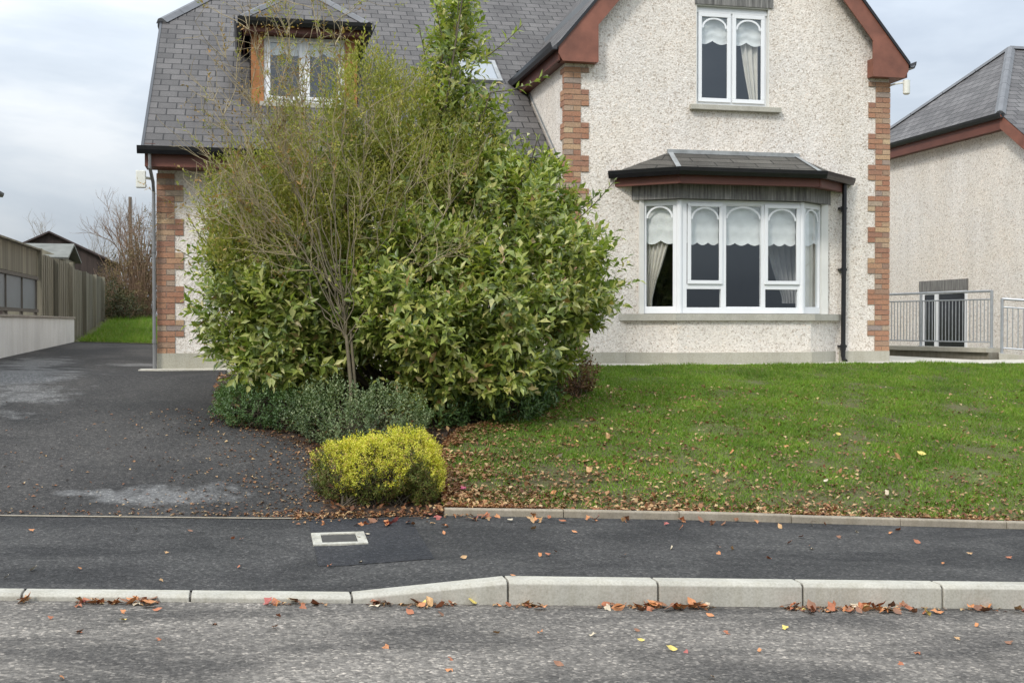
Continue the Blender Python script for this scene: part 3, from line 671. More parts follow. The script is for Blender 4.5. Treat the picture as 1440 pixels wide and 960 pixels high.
# verge trim, left gable
vt = MB(); dv = unit(HE-Rm(VX, EY0-.03))
for off, w_, mi in ((0, .03, 0),):
    vt.hexa([Rm(VX-.015, EY0-.05)+V3(0, 0, -.05), Rm(VX+.02, EY0-.05)+V3(0, 0, -.05), HE+V3(.02, 0, -.05), HE+V3(-.015, 0, -.05), Rm(VX-.015, EY0-.05)+V3(0, 0, .012), Rm(VX+.02, EY0-.05)+V3(0, 0, .012), HE+V3(.02, 0, .012), HE+V3(-.015, 0, .012)])
vt.box(VX-.05, VX+.02, YHH-.04, 2*YR-YHH, rz(YHH)-.09, rz(YHH)-.0); build('verge', vt, 'black', ROOF)
# eaves: fascia, gutter and boxed end
mb = MB(); mb.box(VX+.03, XA-.002, 15.90, 15.93, 3.70, 3.93); mb.box(VX+.03, XA-.002, 15.93, YM-.001, 3.70, 3.73); mb.box(VX+.03, XL-.0, 15.931, YM+.2, 3.731, 4.0)
build('fascia', mb, 'brown_dark', HOUSE)
mb = MB(); mb.extrude([(x*1.0-.0, y) for x, y in GP], V3(VX-.06, 15.90, 3.95), V3(XA-.001, 15.90, 3.95), NY); build('gutter', mb, 'black', HOUSE)
mb = MB(); x_ = XL-.045
mb.tube([(x_-.02, 15.84, 3.86), (x_-.02, 15.86, 3.68), (x_, 16.12, 3.52), (x_, 16.22, 3.40), (x_, 16.22, 1.06)], .023, 10)
for z in (2.6, 1.4): mb.tube([(x_, 16.22, z), (x_, 16.22, z+.05)], .03, 10)
build('downpipe', mb, m_plain('grey_pipe', (.20, .20, .20), .4, .1), HOUSE)
# skylight on the main slope
yy = 17.9; sk = MB(); c_ = Rm(3.55, yy); up_ = ev; nr = unit(np.cross((1, 0, 0), ev))
for (a0, a1, b0, b1, h) in ((-.3, .3, 0, .06, .05), (-.3, .3, .72, .78, .05), (-.3, -.24, .06, .72, .05), (.24, .3, .06, .72, .05)):
    q = [c_+V3(a, 0, 0)+up_*b for a, b in ((a0, b0), (a1, b0), (a1, b1), (a0, b1))]; sk.hexa(q+[k+nr*h for k in q])
SKY = build('skylight', sk, 'lead', HOUSE)
sk = MB(); q = [c_+V3(a, 0, 0)+up_*b+nr*.03 for a, b in ((-.24, .06), (.24, .06), (.24, .72), (-.24, .72))]; sk.face(q); build('pane', sk, m_plain('skylight_glass', (.20, .23, .26), .08, .05), SKY)
# wing roof
mb = MB(); YV = YG-.17
xe0, xe1, zE0 = 4.07, XC*2-4.07, 5.42; zA = zE0+(XC-xe0)*TW
lslope = unit((1, 0, TW)); rslope = unit((-1, 0, TW))
mb.plane([(xe0, 19.9, zE0), (xe0, YV, zE0), (XC, YV, zA), (XC, 23, zA)], (0, -1, 0), lslope, (xe0, YV, zE0))
mb.plane([(xe1, YV, zE0), (xe1, 26, zE0), (XC, 26, zA), (XC, YV, zA)], (0, 1, 0), rslope, (xe1, YV, zE0))
WR = build('wing_roof', mb, 'slate', HOUSE)
def barge(sign):
    xo = xe0 if sign > 0 else xe1; bg = MB(); bt_ = MB()
    hb = .33   # vertical depth of the barge
    pts = [(xo, zE0), (XC, zA), (XC, zA-hb), (xo+sign*.0, zE0-.02)]
    # sloped board
    q0 = [(xo, YV, zE0-.01), (xo+sign*.30, YV, zE0-.01+.30*TW-.37), (XC, YV, zA-.37), (XC, YV, zA-.01)]
    foot = [(xo+sign*.0, YV, zE0-.01), (xo+sign*.0, YV, zE0-.12), (xo+sign*.06, YV, wz_eave-.06), (xo+sign*.56, YV, wz_eave-.06), (xo+sign*.56, YV, zE0-.01+.56*TW-.37), (XC, YV, zA-.37), (XC, YV, zA-.01)]
    n = len(foot); back = [(x, YV+.025, z) for x, y, z in foot]
    f = foot if sign < 0 else foot
    bg.face(foot if sign > 0 else foot[::-1]); 
    for k in range(n):
        a, b2 = foot[k], foot[(k+1) % n]; a2, b3 = back[k], back[(k+1) % n]; bg.face([a, a2, b3, b2])
    # soffit box under the eave foot
    x0_, x1_ = sorted((xo+sign*.06, xo+sign*.56)); bg.box(x0_, x1_, YV+.026, YG-.001, wz_eave-.055, wz_eave+.2)
    # dark edge
    A_ = V3(xo-sign*.02, YV-.02, zE0-.025); B_ = V3(XC, YV-.02, zA+.0)
    bt_.hexa([A_+V3(0, 0, -.03), A_+V3(0, .06, -.03), B_+V3(0, .06, -.03), B_+V3(0, 0, -.03), A_+V3(0, 0, .028), A_+V3(0, .06, .028), B_+V3(0, .06, .028), B_+V3(0, 0, .028)])
    build('bargeboard', bg, 'brown', WR); build('verge', bt_, 'black', WR)
barge(1); barge(-1)
for xo, sg in ((xe0, -1), (xe1, 1)):
    mb = MB(); mb.extrude([(x-.0, y) for x, y in GP], V3(xo, YV-.01, zE0+.02), V3(xo, 19.5 if sg < 0 else 25, zE0+.02), V3(sg, 0, 0)); build('gutter', mb, 'black', WR)
mb = MB(); mb.box(xe0+.002, xe0+.03, YV+.03, 18.8, wz_eave-.05, zE0+.0); mb.box(xe0+.03, XA-.001, YV+.2, 18.8, wz_eave-.05, wz_eave-.02)
build('fascia', mb, 'brown_dark', WR); mb = MB(); mb.box(xe1-.03, xe1-.002, YV+.03, 25, wz_eave-.05, zE0); mb.box(XB+.001, xe1-.03, YG+.002, 25, wz_eave-.05, wz_eave-.02)
build('fascia', mb, 'brown_dark', WR)
# lead valley/abutment along the wing side wall
mb = MB(); 
for y0_, y1_ in zip(np.linspace(15.9, 18.2, 13)[:-1], np.linspace(15.9, 18.2, 13)[1:]):
    mb.face([(XA-.006, y0_, rz(y0_)), (XA-.006, y1_, rz(y1_)), (XA-.006, y1_, rz(y1_)+.055), (XA-.006, y0_, rz(y0_)+.055)])
build('flashing', mb, 'lead', ROOF)
# dormer
DY0 = 17.02; dx0, dx1 = .03, 1.52
mb = MB()
mb.box(dx0, .205, DY0, DY0+.06, 4.72, 5.74); mb.box(1.345, dx1, DY0, DY0+.06, 4.72, 5.74); mb.box(.2, 1.35, DY0+.062, DY0+.09, 4.6, 4.79)
DORM = build('dormer', mb, 'tan_wood', HOUSE)
for a, b_ in ((dx0-.02, dx0+.05), (dx1-.05, dx1+.02)): mb = MB(); mb.box(a, b_, DY0+.0605, 19.2, 4.6, 5.74); build('cheek', mb, 'slate', DORM)
mb = MB(); P = V3(.207, DY0+.03, 0); w_ = 1.136
win_rect(mb, P, UX, NY, 0, w_, 4.80, 5.73, .06, -.06, 0); mb.lbox(P, UX, NY, w_/2-.045, w_/2+.045, 4.86, 5.67, -.06, 0)
for a, b_ in ((.045, w_/2-.03), (w_/2+.03, w_-.045)): win_rect(mb, P, UX, NY, a, b_, 4.845, 5.69, .045, .0005, .02)
DW = build('window', mb, 'upvc', DORM, bevel=.004)
for a, b_ in ((.09, w_/2-.075), (w_/2+.075, w_-.09)): pane(P, UX, NY, a, b_, 4.89, 5.645, .003, DW)
ar = MB(); ar.box(.15, 1.4, DY0-.06, DY0+.05, 4.73, 4.795); build('sill', ar, 'sill', DW)
room(.06, 1.5, DY0+.12, 18.9, 4.55, 5.72)
ex0, ex1, eyf, ez = -.11, 1.665, 16.76, 5.90; xm = (ex0+ex1)/2; hr = (ex1-ex0)/2; tp = .80
mb = MB(); za = ez+hr*tp; yr1 = EY0+(za-EZ0)/ES+.3
mb.plane([(ex0, eyf, ez), (ex1, eyf, ez), (xm, eyf+hr, za)], (1, 0, 0), (0, 1, tp), (ex0, eyf, ez))
ye = EY0+(ez-EZ0)/ES+.15
mb.plane([(ex0, ye, ez), (ex0, eyf, ez), (xm, eyf+hr, za), (xm, yr1, za)], (0, -1, 0), (1, 0, tp), (ex0, eyf, ez))
mb.plane([(ex1, eyf, ez), (ex1, ye, ez), (xm, yr1, za), (xm, eyf+hr, za)], (0, 1, 0), (-1, 0, tp), (ex1, eyf, ez))
build('dormer_roof', mb, 'slate', DORM)
rt = MB(); ridge_run((ex0, eyf, ez+.01), (xm, eyf+hr, za), 4, .07, .03); ridge_run((ex1, eyf, ez+.01), (xm, eyf+hr, za), 4, .07, .03); build('ridge_tile', rt, 'ridge', DORM)
mb = MB(); mb.extrude(GP, V3(ex0-.04, eyf+.03, ez), V3(ex1+.04, eyf+.03, ez), NY); mb.extrude(GP, V3(ex0+.03, eyf, ez), V3(ex0+.03, ye-.1, ez), V3(-1, 0, 0)); mb.extrude(GP, V3(ex1-.03, eyf, ez), V3(ex1-.03, ye-.1, ez), V3(1, 0, 0)); build('gutter', mb, 'black', DORM)
mb = MB(); mb.box(ex0+.03, ex1-.03, eyf+.03, eyf+.055, ez-.17, ez-.02); mb.box(ex0+.03, ex1-.03, eyf+.055, DY0+.1, ez-.16, ez-.14); mb.box(ex0+.03, ex0+.055, eyf+.056, ye, ez-.17, ez-.02); mb.box(ex1-.055, ex1-.03, eyf+.056, ye, ez-.17, ez-.02); build('fascia', mb, 'brown_dark', DORM)
# brick quoins
def quoin(name, xc, y, z0, z1, sg, side=None):
    # sg=+1: corner at the left, bricks run to +x. Wide and narrow bands of three courses alternate
    mb = MB(); n = int((z1-z0)/.075); rr = random.Random(int(xc*100))
    for k in range(n):
        wide = (k//3) % 2 == (1 if sg > 0 else 1); w = .335 if wide else .22; za_, zb_ = z0+k*.075, z0+k*.075+.065
        cuts = [0, w] if (not wide and k % 2) else ([0, .22, w] if k % 2 else [0, .105, w])
        if not wide and not k % 2: cuts = [0, .11, .22]
        for a, b_ in zip(cuts[:-1], cuts[1:]):
            d = .014+rr.uniform(-.002, .003); a2, b2 = a+(.004 if a else -.014), b_-.006
            x0_, x1_ = (xc+a2, xc+b2) if sg > 0 else (xc-b2, xc-a2); mb.box(x0_, x1_, y-d, y+.03, za_, zb_)
        mx0, mx1 = (xc-.006, xc+w-.003) if sg > 0 else (xc-w+.003, xc+.006); mb.box(mx0, mx1, y-.006, y+.02, za_-.0045, zb_+.0052, 1)
        if side:
            ws = .22 if wide else .105
            sx0, sx1 = (xc-.016, xc+.03) if sg > 0 else (xc-.03, xc+.016)
            mb.box(sx0, sx1, y+.031, y+ws, za_, zb_)
            mb.box(sx0+.008, sx1-.008, y+.0305, y+ws-.004, za_-.0045, zb_+.0052, 1)
    return build(name, mb, ['brick', 'mortar'], HOUSE)
quoin('quoin', XL, YM, PT, 3.70, 1, True); quoin('quoin', XA, YG, PT, 5.2, 1, True); quoin('quoin', XB, YG, PT, 5.2, -1, True)
# security lights at the eaves
def sec_light(p, sg):
    mb = MB(); x, y, z = p
    mb.tube([(x, y+.16, z), (x+.02*sg, y, z), (x+.12*sg, y-.02, z+.015)], .014, 8); mb.tube([(x+.17*sg, y-.03, z+.05), (x+.17*sg, y-.03, z-.14)], .05, 14)
    mb.tube([(x+.17*sg, y-.03, z-.14), (x+.17*sg, y-.03, z-.155)], .05, 14, 0, .03)
    o = build('security_light', mb, 'lamp_white', HOUSE, smooth=False)
sec_light((9.10, 15.38, 5.12), 1)
mb = MB(); mb.tube([(XL-.05, 16.1, 3.56), (XL-.16, 15.98, 3.56)], .02, 8); mb.box(XL-.24, XL-.12, 15.88, 15.98, 3.42, 3.64); build('security_light', mb, 'lamp_white', HOUSE, bevel=.012)

# blinds and curtains (separate things hanging behind the glass)
p, U, N, L = segs[1]
bn = -.05
for g, lab in ((g1, 'in the left front casement of the bay window'), (gc, 'in the wide middle light of the bay window'), (g3, 'in the right front casement of the bay window')):
    blind(p, U, N, g[0]-.03, g[1]+.03, zt, 2.78, bn-.03, 'white scalloped roman blind '+lab)
for k, lab in ((0, 'in the left angled side of the bay window'), (2, 'in the narrow right angled side of the bay window')):
    P_, U_, N_, L_ = segs[k]; blind(P_, U_, N_, .03 if k == 0 else .08, L_-.08 if k == 0 else L_+.22, zt, 2.78, bn-.03 if k == 0 else -.046, 'white scalloped roman blind '+lab, 2)
P_, U_, N_, L_ = segs[0]
curtain(P_, U_, N_, .02, .42, .02, .16, .02, .10, 3.28, 2.25, 1.85, bn-.06, 'pale curtain tied back in the left angled side of the bay window')
curtain(p, U, N, 1.36, 1.92, 1.66, 1.92, 1.70, 1.92, 3.28, 2.15, 1.95, bn-.30, 'dim grey curtain swept aside in the right front casement of the bay window', mat='drape')
P_, U_, N_, L_ = segs[2]; curtain(P_, U_, N_, .10, L_+.26, .10, L_+.26, .10, L_+.26, 3.28, 2.3, 1.85, -.045, 'pale curtain hanging straight in the right angled side of the bay window', 4)
P = V3(ux0+.013, YG+.06, 0)
for (a, b_), lab in zip(gl2, ('left', 'right')): blind(P, UX, NY, a-.03, b_+.03, uz1-.15, uz0+.90, -.06, 'white scalloped blind behind the %s pane of the upper gable window' % lab, 2)
a, b_ = gl2[1]; curtain(P, UX, NY, a+.10, b_+.02, a+.26, b_+.02, a+.27, b_+.02, uz1-.15, uz0+.2, uz0+.06, -.09, 'pale curtain behind the right pane of the upper gable window', 3)
P = V3(.207, DY0+.03, 0)
for (a, b_), lab in zip(((.09, w_/2-.075), (w_/2+.075, w_-.09)), ('left', 'right')): blind(P, UX, NY, a-.02, b_+.02, 5.65, 5.50, -.06, 'white blind rolled up behind the %s pane of the dormer window' % lab, 2)

# ---------------------------------------------------------------- neighbours
NB = empty('neighbour_house', (18, 20, .1), 'grey pebbledashed neighbour house with half hipped slate roof, right edge of the photo', 'house', 'neighbouring houses')
NX = 14.0; DZN = -1.0
rn = lambda y: rz(y)+DZN
yh = 19.62
mb = MB(); mb.face([(NX, 28.5, -.2), (NX, YM, -.2), (NX, YM, rn(YM)-.1), (NX, yh, rn(yh)-.12), (NX, 2*YR-yh, rn(yh)-.12), (NX, 28.5, rn(YM)-.1)])
mb.face([(NX, YM, -.2), (NX+9, YM, -.2), (NX+9, YM, rn(YM)-.1), (NX, YM, rn(YM)-.1)])
build('wall', mb, 'pebble_far', NB)
vx = NX-.2; he = V3(vx, yh, rn(yh)); hb_ = V3(vx, 2*YR-yh, rn(yh)); re_ = V3(NX+2.0, YR, rn(YR))
mb = MB(); mb.plane([hb_, he, re_], (0, -1, 0), unit(re_-(hb_+he)/2), hb_)
mb.plane([(vx, EY0, rn(EY0)), (NX+9, EY0, rn(EY0)), (NX+9, YR, rn(YR)), re_, he], (1, 0, 0), ev, (vx, EY0, rn(EY0)))
mb.face([re_, (NX+9, YR, rn(YR)), (NX+9, 28.9, rn(EY0)), (vx, 28.9, rn(EY0)), hb_])
NR = build('roof', mb, 'slate_far', NB)
rt = MB(); ridge_run(he+V3(0, 0, .01), re_, 5, .10, .05); ridge_run(hb_, re_, 5, .10, .05); ridge_run(re_, V3(NX+9, YR, rn(YR)), 8, .1, .05); build('ridge_tile', rt, 'ridge', NR)
mb = MB(); mb.extrude([(x-.03, y+.0) for x, y in GP], he+V3(0, -.1, .0), hb_, V3(-1, 0, 0)); build('gutter', mb, 'black', NR)
mb = MB(); mb.box(vx+.0, vx+.03, yh, 2*YR-yh, rn(yh)-.30, rn(yh)-.09); mb.box(vx+.03, NX-.001, yh, 2*YR-yh, rn(yh)-.29, rn(yh)-.26)
build('fascia', mb, 'brown_dark', NR)
mb = MB(); A_ = V3(vx, EY0, rn(EY0)-.02); B_ = he+V3(0, 0, -.02); mb.hexa([A_+V3(0, 0, -.26), A_+V3(.03, 0, -.26), B_+V3(.03, 0, -.26), B_+V3(0, 0, -.26), A_, A_+V3(.03, 0, 0), B_+V3(.03, 0, 0), B_]); build('bargeboard', mb, 'brown', NR)
mb = MB(); P = V3(NX-.012, 22.5, 0); Un = V3(0, -1, 0); Nn = V3(-1, 0, 0)
win_rect(mb, P, Un, Nn, 0, 1.6, .6, 2.33, .06, -.02, .015); mb.lbox(P, Un, Nn, .50, .62, .66, 2.27, -.02, .03); mb.lbox(P, Un, Nn, .0, .12, .66, 2.27, .0151, .03)
NW = build('window', mb, 'upvc', NB)
mb = MB(); mb.lbox(P, Un, Nn, .06, 1.54, .66, 2.27, -.005, .004); build('pane', mb, m_plain('dark_pane', (.02, .022, .025), .06, .05), NW)
mb = MB(); mb.lbox(P, Un, Nn, -.1, 1.62, 2.335, 2.56, -.01, .02); build('lintel', mb, 'soldier', NW)
# left neighbour, only its eave corner in view
NL = empty('neighbour_house', (-9, 32, 1.5), 'dark eave corner of a neighbouring house at the left edge of the photo', 'house', 'neighbouring houses')
ty = 29.0; tx = -5.68
mb = MB(); mb.box(tx-7, tx-.36, ty+.2, ty+.5, 1.2, 4.5); build('wall', mb, 'white_wall', NL)
mb = MB(); mb.face([(tx-.05, ty, 4.66), (tx-.05, ty+.55, 4.66), (tx-3.6, ty+.55, 7.2), (tx-3.6, ty, 7.2)]); mb.face([(tx-3.6, ty, 7.2), (tx-3.6, ty+.55, 7.2), (tx-7.2, ty+.55, 4.66), (tx-7.2, ty, 4.66)]); build('roof', mb, 'darkroof', NL)
mb = MB(); mb.face([(tx-.36, ty+.2, 4.5), (tx-7, ty+.2, 4.5), (tx-3.6, ty+.2, 7.1)]); build('gable', mb, 'white_wall', NL)
mb = MB(); mb.extrude(GP, V3(tx-.06, ty-.1, 4.72), V3(tx-.06, ty+.55, 4.72), V3(1, 0, 0)); build('gutter', mb, 'black', NL)
mb = MB(); mb.box(tx-.30, tx-.06, ty, ty+.55, 4.38, 4.58); build('fascia', mb, 'darkroof', NL)

# ---------------------------------------------------------------- railing and low wall at the right
mb = MB()
def wall_run(mb, pts, t, z0, zt):
    for k in range(len(pts)-1):
        a, b_ = np.array(pts[k][:2]), np.array(pts[k+1][:2]); d = (b_-a)/np.linalg.norm(b_-a); s = np.array([-d[1], d[0]])*t/2
        za, zb_ = pts[k][2], pts[k+1][2]
        q = [a-s, b_-s, b_+s, a+s]; zz = [za, zb_, zb_, za]
        mb.hexa([(x[0], x[1], z0) for x in q]+[(x[0], x[1], z+zt) for x, z in zip(q, zz)])
run1 = [(11.75, 21.2, 1.17), (12.36, 17.70, 1.17)]; run2 = [(12.40, 17.62, 1.10), (14.6, 16.2, .90)]
wall_run(mb, run1, .22, .0, 0); wall_run(mb, run2, .24, -.1, 0)
RW = build('low_wall', mb, 'old_wall', origin=(12.2, 18, 1), label='low stained concrete wall under the metal railing beside the house', cat='wall')
mb = MB(); wall_run(mb, [(x, y, z+.001) for x, y, z in run1], .34, 1.17, .075); wall_run(mb, [(x, y, z+.001) for x, y, z in run2], .32, .88, .06); build('coping', mb, 'slab', RW)
def railing(pts, hgt, label, n):
    R_ = empty('railing', (pts[0][0], pts[0][1], pts[0][2]), label, 'railing', 'galvanised railings on the low wall')
    a, b_ = map(lambda p: np.array(p, float), pts); Ld = np.linalg.norm(b_-a)
    mb = MB(); mb.tube([a+V3(0, 0, hgt), b_+V3(0, 0, hgt)], .022, 8); mb.tube([a+V3(0, 0, hgt-.14), b_+V3(0, 0, hgt-.14)], .014, 6); mb.tube([a+V3(0, 0, .10), b_+V3(0, 0, .10)], .014, 6); build('rail', mb, 'steel', R_)
    for t in np.linspace(0, 1, n):
        p = a+(b_-a)*t; mb = MB(); mb.tube([p, p+V3(0, 0, hgt+.01)], .026, 8); mb.tube([p, p+V3(0, 0, .012)], .055, 8); build('post', mb, 'steel', R_)
    m = int(Ld/.082)
    for k in range(1, m):
        p = a+(b_-a)*k/m; mb = MB(); mb.tube([p+V3(0, 0, .10), p+V3(0, 0, hgt-.14)], .009, 5); build('baluster', mb, 'steel', R_)
railing([(11.75, 21.1, 1.245), (12.35, 17.75, 1.245)], .97, 'galvanised railing in front of the neighbour wall window, beside the brick corner', 3)
railing([(12.43, 17.58, 1.15), (14.4, 16.3, .97)], .93, 'galvanised railing sloping down at the right edge of the photo', 2)

# ---------------------------------------------------------------- left boundary
BXW = -3.60
mb = MB(); mb.box(BXW-.2, BXW, 12.5, 26.1, .9, 1.76); LW = build('boundary_wall', mb, 'white_wall', origin=(BXW, 19, 1), label='low white rendered wall along the driveway at the left', cat='wall', bevel=.01)
mb = MB(); mb.box(BXW-.22, BXW+.02, 12.48, 26.12, 1.761, 1.80); build('coping', mb, 'coping', LW, bevel=.006)
FE = empty('slatted_fence', (BXW-.1, 18, 1.8), 'fence with grey lower infill panels and weathered boards above the white wall', 'fence', 'fences on the left boundary')
mb = MB(); mb.box(BXW-.12, BXW-.095, 12.6, 22.25, 2.50, 2.96); build('board_panel', mb, 'fence', FE)
for z in (2.43, 1.86): mb = MB(); mb.box(BXW-.13, BXW-.06, 12.6, 22.2, z, z+.055); build('rail', mb, 'fence_dark', FE)
mb = MB(); mb.box(BXW-.16, BXW-.03, 12.6, 22.3, 2.962, 2.99); build('cap_rail', mb, 'fence', FE)
ys = np.linspace(12.8, 22.15, 8)
for a, b_ in zip(ys[:-1], ys[1:]): mb = MB(); mb.box(BXW-.115, BXW-.10, a+.03, b_-.03, 1.916, 2.428); build('infill_panel', mb, 'infill', FE)
for y in ys: mb = MB(); mb.box(BXW-.135, BXW-.08, y-.014, y+.014, 1.802, 2.5); build('post', mb, 'fence_dark', FE)
FB = empty('board_fence', (BXW-.1, 27, 1.3), 'tall weathered vertical board fence behind the end of the white wall', 'fence', 'fences on the left boundary')
def boards(y0, y1, z0, z1, nm='board_panel'):
    mb = MB(); y = y0; k = 0
    while y < y1-.02:
        d = .012*(k % 2); zt = z1+random.uniform(-.012, .012); mb.box(BXW-.13+d, BXW-.11+d, y, min(y+.118, y1), z0, zt); y += .12; k += 1
    build(nm, mb, 'fence', FB)
boards(22.38, 26.1, 1.802, 2.93); boards(26.12, 31.6, 1.22, 2.84)
for y, zt in ((22.33, 3.0), (24.2, 2.92), (26.11, 2.95), (28.2, 2.85), (30, 2.85), (31.6, 2.85)): mb = MB(); mb.box(BXW-.10, BXW-.02, y-.045, y+.045, 1.25 if y > 26.12 else 1.803, zt); build('post', mb, 'fence', FB)
# shed with felt roof behind the fence
s0 = at(62, 345, 25.5); SX, SY = float(s0[0]), float(s0[1])
SH = empty('shed', (SX, SY, 1.3), 'small shed with pale felt roof peeking over the board fence', 'shed')
mb = MB(); mb.box(SX-.75, SX+.38, SY, SY+1.8, 1.2, 3.1); mb.face([(SX-.75, SY, 3.1), (SX+.38, SY, 3.1), (SX-.1, SY, 3.3)]); build('wall', mb, 'fence', SH)
mb = MB()
mb.hexa([(SX-.95, SY-.15, 3.06), (SX+.52, SY-.15, 3.06), (SX+.52, SY+.75, 3.40), (SX-.95, SY+.75, 3.40), (SX-.95, SY-.17, 3.10), (SX+.52, SY-.17, 3.10), (SX+.52, SY+.75, 3.45), (SX-.95, SY+.75, 3.45)])
mb.hexa([(SX-.95, SY+.751, 3.40), (SX+.52, SY+.751, 3.40), (SX+.52, SY+1.9, 3.06), (SX-.95, SY+1.9, 3.06), (SX-.95, SY+.751, 3.45), (SX+.52, SY+.751, 3.45), (SX+.52, SY+1.9, 3.10), (SX-.95, SY+1.9, 3.10)])
build('roof', mb, 'felt', SH)
# brown outbuilding
b0 = at(70, 325, 34.); OX, OY, OZ = map(float, b0)
OB = empty('outbuilding', (OX, OY, 1.4), 'dark brown timber outbuilding with low pitched gable beyond the fence', 'outbuilding')
hw = 1.62; dr = .78
mb = MB(); mb.face([(OX-hw+.1, OY, 1.2), (OX+hw-.06, OY, 1.2), (OX+hw-.06, OY, OZ-dr), (OX, OY, OZ-.05), (OX-hw+.1, OY, OZ-dr)]); mb.face([(OX+hw-.06, OY, 1.2), (OX+hw-.06, OY+3.5, 1.2), (OX+hw-.06, OY+3.5, OZ-dr), (OX+hw-.06, OY, OZ-dr)]); build('wall', mb, 'barn', OB)
mb = MB()
for sg in (-1, 1): mb.hexa([(OX, OY-.15, OZ-.05), (OX+sg*(hw+.06), OY-.15, OZ-dr-.09), (OX+sg*(hw+.06), OY+3.6, OZ-dr-.09), (OX, OY+3.6, OZ-.05), (OX, OY-.15, OZ), (OX+sg*(hw+.06), OY-.15, OZ-dr-.03), (OX+sg*(hw+.06), OY+3.6, OZ-dr-.03), (OX, OY+3.6, OZ)])
build('roof', mb, 'darkroof', OB)
q = at(183, 277, 42.); mb = MB(); mb.tube([(q[0], q[1], 1.2), (q[0], q[1], q[2])], .075, 10, 0, .06)
build('utility_pole', mb, 'pole', origin=(q[0], q[1], 1.2), label='wooden utility pole among bare trees behind the house', cat='pole')

# ---------------------------------------------------------------- vegetation
def orth(D, N):
    N = N-D*(np.sum(D*N, 1, keepdims=True)); l = np.linalg.norm(N, axis=1, keepdims=True); bad = l[:, 0] < 1e-4
    N[bad] = np.cross(D[bad], (.3, .9, .1)); l = np.linalg.norm(N, axis=1, keepdims=True); return N/l
def leaf5(P, D, N, L, W, fold=.18, droop=.12):
    D = D/np.linalg.norm(D, axis=1, keepdims=True); N = orth(D, N); S = np.cross(D, N); L = L[:, None]; W = W[:, None]
    v = np.stack([P, P+D*L*.48+S*W/2+N*W*fold, P+D*L*.5-N*L*droop*.2, P+D*L*.48-S*W/2+N*W*fold, P+D*L-N*L*droop], 1)
    n = len(P); b = np.arange(n)[:, None]*5
    f = np.concatenate([b+np.array([[0, 1, 4, 2]]), b+np.array([[0, 2, 4, 3]])], 0); return v.reshape(-1, 3), f
def leaf4(P, D, N, L, W, bend=.1):
    D = D/np.linalg.norm(D, axis=1, keepdims=True); N = orth(D, N); S = np.cross(D, N); L = L[:, None]; W = W[:, None]
    v = np.stack([P, P+D*L*.5+S*W/2+N*L*bend*.4, P+D*L-N*L*bend, P+D*L*.5-S*W/2+N*L*bend*.4], 1)
    b = np.arange(len(P))[:, None]*4; return v.reshape(-1, 3), b+np.array([[0, 1, 2, 3]])
def rdir(n):
    v = RNG.normal(size=(n, 3)); return v/np.linalg.norm(v, axis=1, keepdims=True)
def nrm(v): return v/np.maximum(np.linalg.norm(v, axis=1, keepdims=True), 1e-6)
class Tubes:
    def __init__(s, sides=4): s.v = []; s.f = []; s.k = sides; s.n = 0
    def add(s, pts, r0, r1):
        pts = np.asarray(pts, float); m = len(pts); t = np.gradient(pts, axis=0); t = nrm(t); ref = np.where(np.abs(t[:, 2:3]) < .9, [[0, 0, 1.]], [[1., 0, 0]])
        a = nrm(np.cross(t, ref)); b = np.cross(t, a); r = np.linspace(r0, r1, m)[:, None, None]; an = np.arange(s.k)*2*pi/s.k
        ring = pts[:, None, :]+r*(a[:, None, :]*np.cos(an)[None, :, None]+b[:, None, :]*np.sin(an)[None, :, None])
        s.v.append(ring.reshape(-1, 3)); i = s.n+np.arange(m*s.k).reshape(m, s.k); j = np.roll(i, -1, 1)
        s.f.append(np.stack([i[:-1], j[:-1], j[1:], i[1:]], -1).reshape(-1, 4)); s.n += m*s.k
    def build(s, name, mat, parent): return mesh_np(name, np.concatenate(s.v), np.concatenate(s.f), mat, parent, smooth=True)
def wander(p, d, L, n, jit, up=0.):
    pts = [np.asarray(p, float)]; d = unit(d)
    for _ in range(n):
        d = unit(d+RNG.normal(size=3)*jit+V3(0, 0, up)); pts.append(pts[-1]+d*L/n)
    return np.array(pts)
def shoots(base, ax, L, nl, ll, lw, spread=(.7, 1.1), fold=.18, droop=.12, upb=.5, five=True):
    """leaves spiralling up shoots: base (n,3), ax (n,3), L (n,) length"""
    n = len(base); ax = nrm(ax); k = nl
    t = (np.arange(k)+.5)/k; t = np.broadcast_to(t, (n, k))+RNG.uniform(-.06, .06, (n, k)); t = np.clip(t, 0, 1.02)
    P = base[:, None, :]+ax[:, None, :]*(t*L[:, None])[..., None]
    e1 = nrm(np.cross(ax, rdir(n))); e2 = np.cross(ax, e1)
    ph = np.arange(k)[None, :]*2.4+RNG.uniform(0, 6.28, (n, 1))+RNG.uniform(-.3, .3, (n, k))
    rad = e1[:, None, :]*np.cos(ph)[..., None]+e2[:, None, :]*np.sin(ph)[..., None]
    sp = (spread[1]+(spread[0]-spread[1])*t)+RNG.uniform(-.2, .2, (n, k))
    D = ax[:, None, :]*np.cos(sp)[..., None]+rad*np.sin(sp)[..., None]; D[..., 2] += -.05
    N = ax[:, None, :]*.8-rad*.3+V3(0, 0, upb)+RNG.normal(size=(n, k, 3))*.25
    P, D, N = P.reshape(-1, 3), D.reshape(-1, 3), N.reshape(-1, 3); m = len(P)
    Ls = RNG.uniform(ll*.65, ll*1.15, m)*np.clip(1.15-.45*t.reshape(-1), .5, 1); Ws = Ls*lw*RNG.uniform(.85, 1.15, m)
    return leaf5(P, D, N, Ls, Ws, fold, droop) if five else leaf4(P, D, N, Ls, Ws, .1)
def cat(parts):
    vs, fs, n = [], [], 0
    for v, f in parts: vs.append(v); fs.append(f+n); n += len(v)
    return np.concatenate(vs), np.concatenate(fs)
